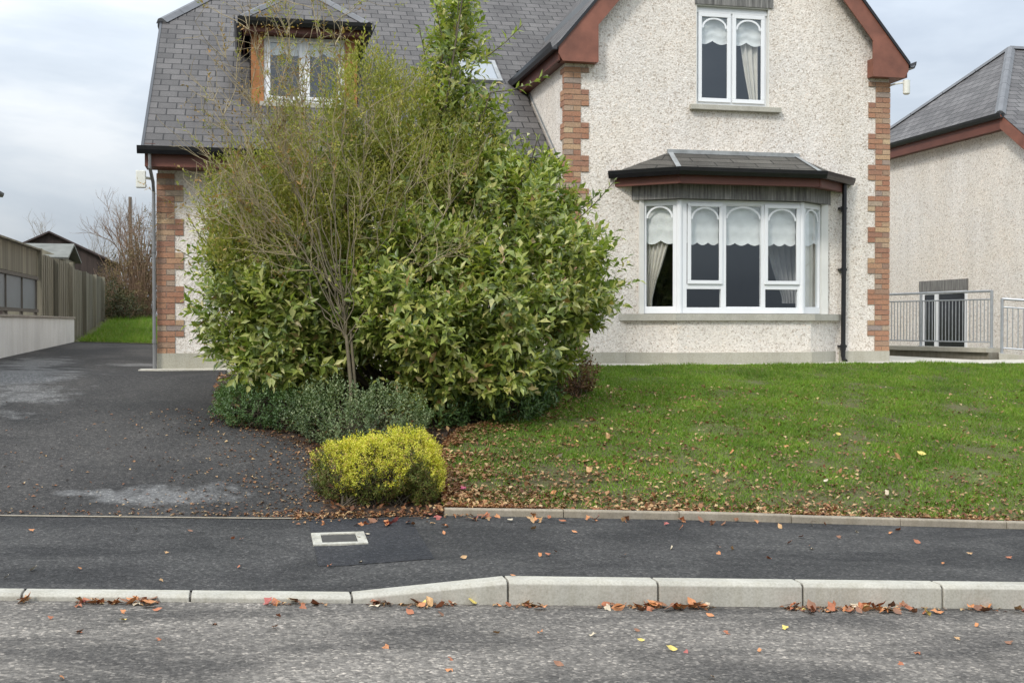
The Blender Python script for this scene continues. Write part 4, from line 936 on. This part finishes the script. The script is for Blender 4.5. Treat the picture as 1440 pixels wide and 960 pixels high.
def blob_pts(blobs, n, shell=(.78, 1.02)):
    """random points in the shell of ellipsoids given as (u,v,depth, ru px, rv px, rdepth m); drops points deep inside another blob"""
    w = np.array([b[3]*b[4]+b[3]*b[5]*120+b[4]*b[5]*120 for b in blobs], float); w /= w.sum(); Ps, Os = [], []
    C = [at(b[0], b[1], b[2]) for b in blobs]; R = [V3(b[3]*b[2]/F, b[5], b[4]*b[2]/F) for b in blobs]
    for i, b in enumerate(blobs):
        m = int(n*w[i]*1.5)+4; d = rdir(m); r = RNG.uniform(shell[0]**3, shell[1]**3, (m, 1))**(1/3.)
        lump = 1+.16*np.sin(d[:, :1]*5+i)*np.sin(d[:, 1:2]*6+2*i)+.12*np.sin(d[:, 2:3]*9+i*3)*np.sin(d[:, :1]*8+i)
        P = C[i]+d*R[i]*r*lump; keep = np.ones(m, bool)
        for j in range(len(blobs)):
            if j != i: keep &= np.sum(((P-C[j])/R[j])**2, 1) > shell[0]**2*.75
        Ps.append(P[keep]); Os.append(nrm(d/R[i])[keep])
    P, O = np.concatenate(Ps), np.concatenate(Os); s = RNG.permutation(len(P))[:n]; return P[s], O[s]
def gappy(P, O, f=4.2, th=-.62):
    x, y, z = P.T; q = np.sin(x*f+1.3*np.sin(z*f*.7))*np.sin(y*f*.9+2)+np.sin(z*f*1.15+.8*np.sin(x*f))*np.sin(x*f*.6+y*f+1)
    k = q > th; return P[k], O[k]
def above(P, O, h=.05):
    k = P[:, 2] > gz(P[:, 0], P[:, 1])+h; return P[k], O[k]

# --- laurel
LB = [(372, 430, 12.3, 82, 90, .8), (345, 375, 12.6, 46, 62, .5), (400, 500, 11.9, 80, 48, .65), (428, 440, 11.95, 78, 70, .7), (585, 420, 11.75, 108, 85, .9), (605, 475, 11.6, 80, 50, .7), (500, 400, 12.4, 90, 80, .7), (440, 495, 11.75, 58, 44, .4), (392, 440, 11.5, 70, 66, .35), (548, 440, 11.5, 54, 62, .35), (440, 385, 11.6, 50, 42, .25), (600, 350, 11.8, 60, 50, .4),
      (690, 430, 12.1, 110, 95, 1.0), (765, 398, 12.4, 82, 92, .85), (806, 400, 12.6, 42, 70, .45), (700, 320, 12.6, 100, 85, .9), (760, 290, 12.9, 46, 60, .5), (640, 270, 12.8, 90, 90, .8),
      (645, 105, 13.0, 36, 66, .35), (638, 40, 13.1, 22, 46, .25), (650, 190, 12.9, 48, 66, .5), (680, 515, 11.9, 88, 46, .75), (610, 540, 11.7, 46, 36, .5), (755, 490, 12.3, 48, 48, .5), (540, 300, 12.9, 120, 110, .9), (420, 320, 12.9, 80, 80, .6)]
base = pv(575, 585); LAU = empty('laurel_shrub', (base[0], base[1]+1.2, float(gz(base[0], base[1]+1.2))), 'large glossy green laurel shrub in front of the house', 'shrub')
BL = WLOC[LAU.name]
P, O = blob_pts(LB, 5200, (.74, 1.06)); P, O = above(P, O, .12); P, O = gappy(P, O)
ax = nrm(O*.95+V3(0, 0, .55)+RNG.normal(size=P.shape)*.33); Ls = RNG.uniform(.14, .42, len(P))*np.where(RNG.random(len(P)) < .12, 1.5, 1)
sel = RNG.random(len(P)); pr = []
for lo, hi, nl_, ll_, lw_, sp_, dr_ in ((0, .4, 9, .150, .42, (.5, 1.1), .14), (.4, .75, 8, .125, .43, (.6, 1.25), .25), (.75, 1.01, 11, .10, .44, (.45, .95), .05)):
    k = (sel >= lo) & (sel < hi); pr.append(shoots(P[k]-ax[k]*Ls[k][:, None]*.4, ax[k], Ls[k], nl_, ll_, lw_, sp_, .2, dr_))
Pi, Oi = blob_pts(LB, 2600, (.3, .72)); Pi, Oi = above(Pi, Oi, .05); Pb, Ob = blob_pts([(500, 505, 13.1, 120, 62, .5), (560, 440, 13.3, 150, 90, .5), (420, 470, 13.2, 90, 70, .4)], 700, (.0, 1.0)); Pb, Ob = above(Pb, Ob, .03); Pi = np.concatenate([Pi, Pb]); Oi = np.concatenate([Oi, Ob])
pr.append(shoots(Pi, nrm(Oi+rdir(len(Pi))*.8), RNG.uniform(.2, .35, len(Pi)), 7, .13, .36))
# long leader shoots that break the outline
leaders = [((640, 60), (648, -40)), ((665, 90), (735, 35)), ((690, 130), (770, 105)), ((625, 60), (612, 5)), ((600, 90), (590, 40)), ((795, 320), (868, 250)), ((800, 300), (845, 268)), ((820, 400), (885, 400)), ((815, 430), (872, 432)), ((800, 370), (858, 368)), ((745, 235), (757, 190)), ((770, 240), (795, 225)),
           ((300, 350), (262, 300)), ((305, 370), (252, 352)), ((320, 330), (300, 285)), ((300, 420), (262, 405)), ((300, 450), (272, 470)), ((320, 490), (285, 502)), ((335, 320), (345, 280)), ((650, 0), (640, -60)), ((640, 30), (668, -30)), ((680, 150), (715, 160))]
LT = Tubes(5)
for (a, b_) in leaders:
    t = 12.8+RNG.uniform(-.3, .3); A_ = at(a[0], a[1], t); B_ = at(b_[0], b_[1], t+RNG.uniform(-.25, .15)); Lg = float(np.linalg.norm(B_-A_))
    ns = max(1, int(Lg/.2)); pts = np.array([A_+(B_-A_)*k/ns+V3(0, 0, -.05*sin(pi*k/ns)) for k in range(ns+1)]); LT.add(pts, .008, .004); q0 = BL+V3(RNG.uniform(-.1, .1), RNG.uniform(-.1, .1), -.05); tt_ = np.linspace(0, 1, 8)[:, None]; q1 = q0*.45+A_*.55+V3(0, 0, .12); LT.add(q0*(1-tt_)**2+2*q1*tt_*(1-tt_)+pts[0]*tt_**2, .02, .008)
    pr.append(shoots(pts[:-1], pts[1:]-pts[:-1], np.full(ns, Lg/ns), 6, .13, .33, (.55, 1.0)))
v, f = cat(pr); mesh_np('foliage', v, f, 'laurel', LAU)
for k in range(14):
    tg = LB[k % len(LB)]; e = at(tg[0], tg[1], tg[2]); s = BL+V3(RNG.uniform(-.14, .14), RNG.uniform(-.12, .12), -.05); mid = (s+e)/2+V3(*RNG.normal(size=3))*.15; mid[2] += .1
    tt = np.linspace(0, 1, 9)[:, None]; LT.add(s*(1-tt)**2+2*mid*tt*(1-tt)+e*tt**2, .035, .010)
LT.build('stem', 'bark', LAU)

# --- twiggy deciduous shrub in front, with narrow olive leaves
tb = pv(494, 592); WT = empty('twiggy_shrub', (tb[0], tb[1]-.0, float(gz(tb[0], tb[1]))), 'tall twiggy shrub of thin bare branches and fine olive leaves before the laurel', 'shrub')
BT = WLOC[WT.name]; tD = float(BT[1])/ray(494, 592)[1]
T1 = Tubes(5); T2 = Tubes(3); tips = []
fork = at(487, 470, tD); trunk = np.array([BT+V3(0, 0, -.05), BT*.5+fork*.5+V3(.02, 0, 0), fork]); T1.add(trunk, .024, .018); T1.add(np.array([BT+V3(.1, .05, -.05), fork*.4+BT*.6+V3(.06, .02, 0), fork+V3(.04, 0, .05)]), .022, .015)
limbs = [((350, -20), .1), ((392, -45), .3), ((440, -50), .2), ((318, 20), .2), ((300, 80), 0), ((470, -30), -.1), ((405, 330), 0), ((300, 205), -.1), ((345, 265), .2), ((380, 130), .1), ((430, 75), .2), ((470, 130), -.25), ((520, 90), .1), ((560, 130), .2), ((600, 175), .1), ((650, 240), .0), ((330, 170), .3), ((295, 265), .1),
         ((640, 330), -.25), ((400, 60), .4), ((430, 200), -.2), ((505, 240), -.2), ((375, 100), .2)]
for (uv, dd) in limbs:
    uv = (uv[0], uv[1]+(62 if uv[1] < 200 else 25))
    e = at(uv[0], uv[1], tD+dd); s = fork+(BT-fork)*RNG.uniform(-.45, .12); d = e-s; Lb = float(np.linalg.norm(d)); mid = s+d*.45+V3(*RNG.normal(size=3))*.10; mid[2] += .04*Lb
    tt = np.linspace(0, 1, 14)[:, None]; pts = s*(1-tt)**2+2*mid*tt*(1-tt)+e*tt**2; pts[1:-1] += RNG.normal(size=(12, 3))*.018; T1.add(pts, .0072, .0028)
    for k in range(4, 14):
        for _ in range((0 if k < 8 else 1 if k < 11 else 2) if uv[0] > 400 else (0 if k < 6 else 1 if k < 9 else 3)):
            dr_ = nrm((pts[min(k+1, 13)]-pts[k-1])[None])[0]; dr_ = unit(dr_+RNG.normal(size=3)*.5+V3(0, 0, .15)); l2 = RNG.uniform(.22, .58); q = wander(pts[k], dr_, l2, 6, .13, .05); T2.add(q, .005, .0022)
            for j in (1, 2, 3, 4, 5, 6):
                tips.append((q[j], q[j]-q[j-1], uv[0]))
                if RNG.random() < .6:
                    w2 = wander(q[j], unit((q[j]-q[j-1])/.1+RNG.normal(size=3)*.6), RNG.uniform(.12, .3), 3, .15, .05); T2.add(w2, .0028, .0016); tips.append((w2[2], w2[2]-w2[1], uv[0])); tips.append((w2[3], w2[3]-w2[2], uv[0]))
tp_ = np.array([t[0] for t in tips]); td = nrm(np.array([t[1] for t in tips])); tu = np.array([t[2] for t in tips])
# leafier towards the middle and right, nearly bare on the left
pk = RNG.random(len(tp_)) < np.interp(tu, (290, 380, 440, 700), (.02, .10, .22, .25))
v, f = shoots(tp_[pk], td[pk]+RNG.normal(size=(pk.sum(), 3))*.2, np.full(pk.sum(), .14), 8, .055, .26, (.4, .8), .1, .1, .4, False); 
OBL = [(385, 290, 12.2, 62, 90, .5), (455, 250, 12.3, 72, 92, .6), (515, 175, 12.5, 46, 95, .5), (570, 195, 12.6, 55, 82, .5), (480, 335, 11.95, 110, 75, .6), (590, 280, 12.3, 70, 75, .5), (640, 240, 12.5, 42, 64, .4), (365, 375, 11.9, 66, 70, .45), (435, 395, 11.75, 62, 62, .35), (320, 310, 12.2, 36, 60, .35)]
P, O = blob_pts(OBL, 5400, (.5, 1.08)); ax = nrm(O*.45+V3(0, 0, 1.0)+RNG.normal(size=P.shape)*.22); Ls = RNG.uniform(.18, .42, len(P))
for q_, a_, l_ in list(zip(P, ax, Ls))[:420]: T2.add(np.array([q_-a_*l_*.6, q_, q_+a_*l_]), .003, .0015)
v, f = cat([(v, f), shoots(P, ax, Ls, 10, .066, .28, (.35, .75), .1, .1, .4, False)]); mesh_np('foliage', v, f, 'olive', WT)
T1.build('branch', 'branch', WT); T2.build('twig', 'twig', WT)
pk2 = (RNG.random(len(tp_)) < .12) & (tu < 480); v, f = shoots(tp_[pk2], td[pk2], np.full(pk2.sum(), .1), 4, .05, .4, (.6, 1.), .1, .2, .4, False); mesh_np('dead_leaves', v, f, 'tanleaf', WT)

# --- low shrubs
def mound(name, blobs, n, mat, label, ll, lw, nl, Lr, catg='shrub', upw=.9, five=False, shell=(.8, 1.02), stem='bark', extra=None):
    c = at(blobs[0][0], blobs[0][1], blobs[0][2]); cx = np.mean([at(b[0], b[1], b[2])[:2] for b in blobs], 0)
    R_ = empty(name, (cx[0], cx[1], float(gz(cx[0], cx[1]))), label, catg)
    P, O = blob_pts(blobs, n, shell); P, O = above(P, O, .02); ax = nrm(O*.8+V3(0, 0, upw)+RNG.normal(size=P.shape)*.25); Ls = RNG.uniform(*Lr, len(P))
    v, f = shoots(P-ax*Ls[:, None]*.6, ax, Ls, nl, ll, lw, (.5, 1.1), .1, .1, .5, five); mesh_np('foliage', v, f, mat, R_)
    Pi, Oi = blob_pts(blobs, max(60, n//4), (.3, .75)); Pi, Oi = above(Pi, Oi, .02)
    T = Tubes(3); b0 = WLOC[R_.name]
    Pi = Pi if len(Pi) > 12 else np.concatenate([Pi, P[:24]])
    for q in Pi[:70]: s = b0+V3(RNG.uniform(-.25, .25), RNG.uniform(-.2, .2), -.03); T.add(np.array([s, (s+q)/2+V3(0, 0, .03), q]), .008, .003)
    T.build('stem', stem, R_); return R_, Pi, Oi
g_ = pv(365, 596); d1 = float(np.linalg.norm(g_[:2])/np.linalg.norm(ray(365, 596)[:2]))
mound('green_shrub', [(360, 572, d1+.35, 56, 33, .45), (415, 580, d1+.25, 50, 32, .4), (330, 560, d1+.7, 26, 24, .35)], 1700, 'mound', 'low mounded dark green shrub at the edge of the driveway', .035, .5, 8, (.05, .12))
R_, Pi, Oi = mound('hebe_shrub', [(470, 580, d1-.15, 62, 42, .45), (545, 585, d1-.25, 56, 42, .45), (510, 600, d1-.5, 60, 34, .35)], 700, 'hebe', 'grey green hebe with upright leafy stems behind the yellow shrub', .040, .50, 16, (.12, .24), upw=1.3)
mound('russet_shrub', [(805, 525, 13.3, 30, 34, .35), (780, 540, 13.0, 26, 22, .3)], 520, 'russet', 'small reddish brown shrub between laurel and lawn', .05, .45, 7, (.08, .16))
mound('dark_shrub', [(690, 565, 11.9, 75, 36, .5), (620, 575, 11.6, 40, 30, .4), (750, 550, 12.4, 40, 28, .4)], 900, 'mound', 'dark low growth in the shade under the right side of the laurel', .07, .4, 7, (.12, .24), five=True)
# clipped golden shrub: yellow new growth on top, old green and brown leaves low down
gb = pv(535, 722); dg = float(gb[1]/ray(535, 722)[1]); 
GBL = [(492, 664, dg+.38, 50, 46, .34), (570, 652, dg+.42, 50, 48, .36), (530, 660, dg+.30, 58, 46, .34), (595, 672, dg+.35, 28, 44, .28)]
P, O = blob_pts(GBL, 4400, (.86, 1.02)); 
GS = empty('golden_shrub', (gb[0], gb[1]+.3, float(gz(gb[0], gb[1]+.3))), 'small rounded bright yellow shrub at the corner of drive and pavement', 'shrub')
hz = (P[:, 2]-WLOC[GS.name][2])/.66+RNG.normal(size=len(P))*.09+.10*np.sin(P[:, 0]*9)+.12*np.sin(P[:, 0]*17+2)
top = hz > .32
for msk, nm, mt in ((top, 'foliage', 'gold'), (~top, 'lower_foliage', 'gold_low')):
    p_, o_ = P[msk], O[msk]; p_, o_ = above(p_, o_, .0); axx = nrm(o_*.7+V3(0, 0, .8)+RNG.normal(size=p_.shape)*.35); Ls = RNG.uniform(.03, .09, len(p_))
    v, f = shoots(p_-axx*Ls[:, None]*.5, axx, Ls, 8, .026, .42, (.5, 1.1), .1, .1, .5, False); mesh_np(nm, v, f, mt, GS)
Q, QO = blob_pts(GBL, 500, (.4, .8)); T = Tubes(3)
for q in Q[:220]: s = WLOC[GS.name]+V3(RNG.uniform(-.3, .3), RNG.uniform(-.15, .15), -.02); T.add(np.array([s, (s+q)/2+V3(0, 0, .02), q]), .006, .003)
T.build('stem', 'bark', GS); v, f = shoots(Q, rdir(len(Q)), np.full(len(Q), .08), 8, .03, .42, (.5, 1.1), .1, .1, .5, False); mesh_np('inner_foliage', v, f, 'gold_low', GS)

# --- bare trees and scrub behind
def bare_tree(name, base, H, spread, mat, label, seed_lv=4, r=.07, group=None, kids=3):
    R_ = empty(name, base, label, 'tree', group); T0, Tt = Tubes(6), Tubes(3)
    def rec(p, d, L, r, lv):
        q = wander(p, d, L, 5, .10, .04); (T0 if lv >= seed_lv-1 else Tt).add(q, r, r*.6)
        if lv == 0: return
        for k in range(kids+(lv < 4)):
            j = 5 if k == 0 else int(RNG.integers(2, 6)); dd = unit(unit(q[j]-q[j-1])+RNG.normal(size=3)*spread+V3(0, 0, .12)); rec(q[j], dd, L*RNG.uniform(.55, .80), r*.55, lv-1)
    rec(np.asarray(base, float), V3(.05, 0, 1), H*.34, r, seed_lv); T0.build('trunk', mat, R_); Tt.build('crown', mat, R_); return R_
q = at(190, 440, 36.); bare_tree('bare_tree', (q[0], q[1], 1.5), 4.9, .42, 'bare', 'bare brown tree beside the utility pole', 5, .07, 'bare trees behind the house')
q = at(160, 440, 39.); bare_tree('bare_tree', (q[0], q[1], 1.5), 4.4, .5, 'pale_twig', 'pale bare tree left of the utility pole', 5, .05, 'bare trees behind the house')
q = at(215, 440, 33.); bare_tree('bare_tree', (q[0], q[1], 1.5), 4.2, .5, 'bare', 'bare brown tree against the house corner', 5, .05, 'bare trees behind the house')
q = at(40, 420, 44.); bare_tree('bare_tree', (q[0], q[1], 1.5), 4.9, .4, 'pale_twig', 'pale leafless tree above the fence at the left', 5, .06, 'bare trees behind the house')
def scrub(blobs, n, mat, twm, label, nt=260, nmn='scrub_shrub'):
    cx = np.mean([at(b[0], b[1], b[2])[:2] for b in blobs], 0); R_ = empty(nmn, (cx[0], cx[1], float(gz(cx[0], cx[1]))), label, 'shrub', 'scrub at the end of the garden')
    P, O = blob_pts(blobs, n, (.4, 1.03)); P, O = above(P, O, .03); v, f = shoots(P, nrm(O+V3(0, 0, .5)+rdir(len(P))*.6), RNG.uniform(.1, .25, len(P)), 5, .07, .45, (.6, 1.2), .1, .1, .4, False); mesh_np('foliage', v, f, mat, R_)
    T = Tubes(3); b0 = WLOC[R_.name]; P, O = blob_pts(blobs, nt, (.7, 1.25)); rx_ = .4*max(b[3]*b[2]/F for b in blobs)
    for q in P: s = V3(q[0]*.6+b0[0]*.4, q[1]*.7+b0[1]*.3, b0[2]); T.add(wander(s, q-s, float(np.linalg.norm(q-s)), 5, .10, .03), .012, .004)
    T.build('stem', twm, R_)
scrub([(185, 405, 31.5, 32, 55, .8), (165, 410, 31.8, 22, 50, .6), (205, 375, 32, 24, 80, .7)], 1500, 'scrubleaf', 'bare', 'brown tangled scrub beside the house corner', 650)
scrub([(160, 425, 30.6, 16, 28, .5), (175, 435, 30.4, 22, 20, .5)], 900, 'hedge', 'bare', 'dark green bush at the end of the board fence', 60, 'garden_bush')

# --- lawn grass: uncountable
def grass_on(n, xa, xb_, y0, y1, fn, L=(.022, .050), lift=.028, name='grass', thin=False):
    t = RNG.random(n); s = RNG.random(n)
    if thin:
        k = RNG.random(n) < np.clip(-.05+t*2.1+s*.85+.25*np.sin(t*23+s*9)*np.sin(s*31-t*7),   .12, 1); t, s = t[k], s[k]; n = len(t)
    X, Y = fn(t, s); Z = gz(X, Y)+lift; P = np.stack([X, Y, Z], 1); D = rdir(n)*.75; D[:, 2] = np.abs(D[:, 2])*.5+.55; D = nrm(D); S = nrm(np.cross(D, rdir(n)))
    Lh = (RNG.uniform(*L, n)*(1+.45*np.sin(X*4.3+np.sin(Y*3))*np.sin(Y*5.1+X)+.3*np.sin(X*13+Y*3)*np.sin(Y*11-X*2)))[:, None]; w = RNG.uniform(.0035, .0065, n)[:, None]
    v = np.stack([P-S*w, P+S*w, P+D*Lh], 1).reshape(-1, 3); f = np.arange(3*n).reshape(n, 3); return mesh_np(name, v, f, 'grass', None, kind='stuff', label='short green lawn grass', cat='grass')
def lawn_fn(t, s):
    t = t**1.15; xa = x_lawn(t)-.02; X = xa+(12.9-xa)*s**1.0; return X, yT(t, X)+.04*(1-t)
grass_on(360000, 0, 0, 0, 0, lawn_fn, thin=True)
grass_on(40000, 0, 0, 0, 0, lambda t, s: (-3.5+3.4*s, 26+8*t), (.05, .16), .02, 'back_grass')
# ---------------------------------------------------------------- fallen leaves
def leaf_shape(kind):
    if kind == 0:   # palmate
        rr = [.10, .58, .42, .80, .50, 1.0, .50, .80, .42, .58, .10]; an = np.radians([-90, -50, -22, 12, 42, 90, 138, 168, 202, 230, 270])
        pts = [(r*cos(a)*.5, r*sin(a)*.5) for r, a in zip(rr, an)]
    else: pts = [(0, -.5), (.16, -.25), (.24, .0), (.17, .28), (0, .5), (-.17, .28), (-.24, 0), (-.16, -.25)]
    return pts
def leaf_mesh(name, kind, curl, matk, size=.085):
    pts = leaf_shape(kind); mb = MB(); h = lambda x, y: size*(curl*(x*x*1.6+y*y*.8)+.25*curl*sin(7*x+3*y))
    c = (0, 0, size*.03)
    for a, b_ in zip(pts, pts[1:]+pts[:1]): mb.f.append((0, 1+pts.index(a), 1+pts.index(b_))); mb.uv.append([(0, 0)]*3); mb.mi.append(0)
    mb.v = [c]+[(x*size, y*size, h(x, y)) for x, y in pts]
    me = bpy.data.meshes.new(name); me.from_pydata(mb.v, [], mb.f); me.materials.append(M['fl_'+matk]); me.update(); return me
PROTO = {k: [leaf_mesh('fallen_leaf', s, c, k, z) for s, c, z in ((0, .45, .085), (1, .8, .075), (1, .5, .07), (0, -.6, .075))] for k in LEAFCOL}
def drop_leaf(x, y, colk, label, group, tilt=.25, sc=1., zoff=.006):
    o = bpy.data.objects.new('fallen_leaf', random.choice(PROTO[colk])); z = float(gz(x, y))+zoff
    o.location = (x, y, z); o.rotation_euler = (random.gauss(0, tilt), random.gauss(0, tilt), random.uniform(0, 6.28)); s = sc*random.uniform(.75, 1.2); o.scale = (s, s, s)
    COL.objects.link(o); tagit(o, label, 'leaf', group); return o
CW = {'russet': 'russet', 'orange': 'orange', 'tan': 'tan', 'yellow': 'yellow', 'red': 'red', 'brown': 'dark brown', 'pale': 'pale', 'pink': 'pink'}
def pick(w): return random.choices(list(w), list(w.values()))[0]
WK = {'russet': 4, 'orange': 4, 'tan': 2, 'brown': 3, 'yellow': .35, 'pale': .6, 'red': .6}
def kx(u): # kerb x under image column u
    d = ray(u, 848); t = 6.9
    for _ in range(20): p = d*t; t += (yk(p[0])-p[1])/d[1]
    return float((d*t)[0])
for (u0, u1, n, th, where) in ((110, 225, 20, .10, 'against the dropped kerb at the left'), (10, 40, 4, .07, 'against the dropped kerb at the left'), (375, 460, 8, .08, 'against the dropped kerb beside the tapered stone'), (515, 640, 20, .07, 'at the foot of the tapered kerb stone'),
                        (690, 760, 8, .06, 'at the joint where the kerb reaches full height'), (835, 1000, 30, .10, 'drifted against the second full height kerb stone'), (1095, 1240, 46, .13, 'drifted against the third full height kerb stone'), (1240, 1310, 8, .10, 'at the kerb near the right edge'), (1355, 1440, 10, .09, 'at the kerb near the right edge')):
    for k in range(n):
        x = kx(random.uniform(u0, u1)); c = pick(WK); y = yk(x)-.035-abs(random.gauss(0, th*.6)); drop_leaf(x, y, c, '%s fallen leaf %s' % (CW[c], where), 'leaves drifted along the kerb', .24, 1.12, .008+random.random()*.018)
drop_leaf(*pv(665, 850)[:2], 'yellow', 'large pale yellow maple leaf leaning at the tapered kerb stone', 'leaves drifted along the kerb', .3, 1.35, .02)
drop_leaf(*pv(1303, 864)[:2], 'yellow', 'large yellow maple leaf on the road just below the leaf drift at right', 'leaves on the road', .2, 1.2, .012)
drop_leaf(*pv(945, 915)[:2], 'yellow', 'small yellow leaf alone on the open road', 'leaves on the road', .15, .8, .012)
drop_leaf(*pv(652, 696)[:2], 'pink', 'pink leaf at the lawn corner beside the yellow shrub', 'leaves on the lawn', .3, 1., .06)
for k in range(34):
    u, v = random.uniform(5, 1435), random.choice((random.uniform(858, 955), random.uniform(856, 900))); p = pv(u, v); c = pick(WK); side = 'left part' if u < 480 else 'middle' if u < 960 else 'right part'
    drop_leaf(p[0], p[1], c, '%s fallen leaf lying on the %s of the road' % (CW[c], side), 'leaves on the road', .12, .72, .009)
for k in range(48):
    u, v = random.uniform(5, 1435), random.uniform(738, 818); p = pv(u, v); c = pick({**WK, 'pale': 2.5, 'tan': 3}); side = 'before the driveway' if u < 440 else 'in front of the lawn' if u > 640 else 'beside the meter cover'
    drop_leaf(p[0], p[1], c, '%s fallen leaf on the dark pavement %s' % (CW[c], side), 'leaves on the pavement', .15, .66, .008)
for k in range(36):
    u = 625+abs(random.gauss(0, 200)); 
    if u > 1440: continue
    p = pv(u, 722+random.uniform(2, 10)+(u-640)*.021); c = pick({**WK, 'red': 2}); drop_leaf(p[0], p[1]-.0, c, '%s fallen leaf at the foot of the lawn edging' % CW[c], 'leaves along the lawn edging', .4, .9, .014)
for k in range(20):
    u = random.uniform(450, 640); p = pv(u, 732+random.uniform(-8, 10)); c = pick({**WK, 'red': 3}); drop_leaf(p[0], p[1], c, '%s fallen leaf on the ground in front of the yellow shrub' % CW[c], 'leaves round the yellow shrub', .4, 1., .014)
for k in range(22):
    u, v = random.uniform(760, 1436), random.uniform(600, 712); p = pv(u, v); c = pick({'tan': 4, 'pale': 3, 'orange': 2, 'yellow': 1}); drop_leaf(p[0], p[1], c, '%s fallen leaf on the grass, %s' % (CW[c], 'nearer the laurel' if u < 960 else 'in the middle of the lawn' if u < 1200 else 'towards the right edge'), 'leaves on the lawn', .35, 1.05, .062)
# fine litter nobody could count
def litter(name, pts, size, lift, label, flat=.35):
    n = len(pts); P = np.array(pts); P = np.column_stack([P, gz(P[:, 0], P[:, 1])+lift]); D = rdir(n); D[:, 2] *= flat; N = rdir(n)*.35+V3(0, 0, 1); L = RNG.uniform(size*.5, size*1.3, n)
    v, f = leaf5(P-D*.5*L[:, None], D, N, L, L*RNG.uniform(.4, .8, n), .2, .1); mesh_np(name, v, f, 'litter', None, kind='stuff', label=label, cat='leaf litter')
pts = []
while len(pts) < 15000:
    t = RNG.random()**2.4*.75; xa = x_lawn(t); X = xa+(12.5-xa)*RNG.random()**(1.7+t*7)
    if np.sin(X*3.1+t*18)*np.sin(X*2.1-t*55)+RNG.normal()*.6 < -.35: continue
    pts.append((X, float(yT(t, X))+.03))
litter('leaf_litter', pts, .044, .050, 'small brown leaf fragments scattered in the grass along the front of the lawn')
pts = []
while len(pts) < 900:
    t = RNG.random()**1.6*.6; X = float(x_drive(t))-abs(RNG.normal())*.55; pts.append((X, float(yT(t, X))+.02))
for _ in range(700):
    t = .06+.5*RNG.random(); X = float(x_drive(t))+RNG.normal()*.07; pts.append((X, float(yT(t, X))))
while len(pts) < 1950: X = RNG.uniform(-4, .5); pts.append((X, float(yb(X))+.02+abs(RNG.normal())*1.3))
while len(pts) < 2200: X = RNG.uniform(-3, .5); pts.append((X, float(yb(X))+.03+abs(RNG.normal())*.08))
while len(pts) < 2800: X = RNG.uniform(.3, 1.7); pts.append((X, float(yb(X))+.10-abs(RNG.normal())*.10))
for u0, u1, k in ((110, 225, 60), (380, 460, 20), (515, 640, 40), (690, 760, 20), (835, 1000, 90), (1095, 1240, 130), (1250, 1440, 40)):
    for _ in range(k): x = kx(RNG.uniform(u0, u1)); pts.append((x, float(yk(x))-.025-abs(RNG.normal())*.045))
litter('leaf_litter', pts, .030, .008, 'crushed brown leaf litter on the driveway beside the shrubs and along the kerb', .15)
pts = []
while len(pts) < 2600:
    t = RNG.random(); a, b_ = float(x_drive(t)), float(x_lawn(t)); X = a+(b_-a)*RNG.random(); pts.append((X, float(yT(t, X))))
litter('leaf_litter', pts, .055, .03, 'reddish brown dead leaves covering the soil under the shrubs', .5)

# ---------------------------------------------------------------- light, sky, camera
w = bpy.data.worlds.new('World'); scene.world = w; w.use_nodes = True; nt = w.node_tree
bgn = nt.nodes['Background']; sky = nt.nodes.new('ShaderNodeTexSky'); sky.sky_type = 'NISHITA'; sky.sun_disc = False
SD = unit((-.62, -.60, .78)); sky.sun_elevation = math.asin(SD[2]); sky.sun_rotation = math.atan2(SD[0], SD[1])
sky.air_density = 1.0; sky.dust_density = 2.5
gen = coords(nt, 'Generated')
n1 = noise(nt, mscale(nt, gen, (1, 1, 2.6)), 2.1, 6, .55, .5); n2 = noise(nt, mscale(nt, gen, (1, 1, 3.0)), 5.5, 5, .55, .3)
nn = math_n(nt, 'ADD', math_n(nt, 'MULTIPLY', n1, .7), math_n(nt, 'MULTIPLY', n2, .3))
cl = ramp(nt, [(.38, (4.5, 5.05, 5.8)), (.50, (5.9, 6.45, 7.1)), (.60, (7.7, 8.0, 8.3))]); nt.links.new(nn, cl.inputs[0])
el = math_n(nt, 'MAXIMUM', sep(nt, gen)[2], 0.0)   # overcast skies brighten towards the zenith
zen = math_n(nt, 'ADD', math_n(nt, 'MULTIPLY', math_n(nt, 'SMOOTH_MIN', el, 1.0), 2.5), .53)
zc = nt.nodes.new('ShaderNodeCombineColor'); [nt.links.new(zen, zc.inputs[i]) for i in range(3)]
cc = mix(nt, sky.outputs[0], mix(nt, cl.outputs[0], zc.outputs[0], 1, 'MULTIPLY'), .88)
nt.links.new(cc, bgn.inputs['Color']); bgn.inputs['Strength'].default_value = .10
L = bpy.data.lights.new('sun', 'SUN'); L.energy = 1.5; L.angle = radians(10); L.color = (1, .95, .87)
so = bpy.data.objects.new('sun', L); COL.objects.link(so)
from mathutils import Vector
so.rotation_euler = Vector(tuple(-SD)).to_track_quat('-Z', 'Y').to_euler(); so.location = (-6, -6, 12)
cam = bpy.data.cameras.new('camera'); co = bpy.data.objects.new('camera', cam); COL.objects.link(co)
co.location = (0, 0, CAMZ); co.rotation_euler = (radians(90)+PIT, 0, -TH); cam.sensor_width = 36; cam.lens = 36*F/1440; cam.clip_end = 2000; cam.clip_start = .05
scene.camera = co
vs = scene.view_settings; vs.view_transform = 'Standard'; vs.look = 'None'; vs.gamma = 1; vs.exposure = .48; vs.use_curve_mapping = False
scene.render.engine = 'CYCLES'; scene.cycles.max_bounces = 8; scene.cycles.transparent_max_bounces = 12; scene.cycles.use_denoising = True
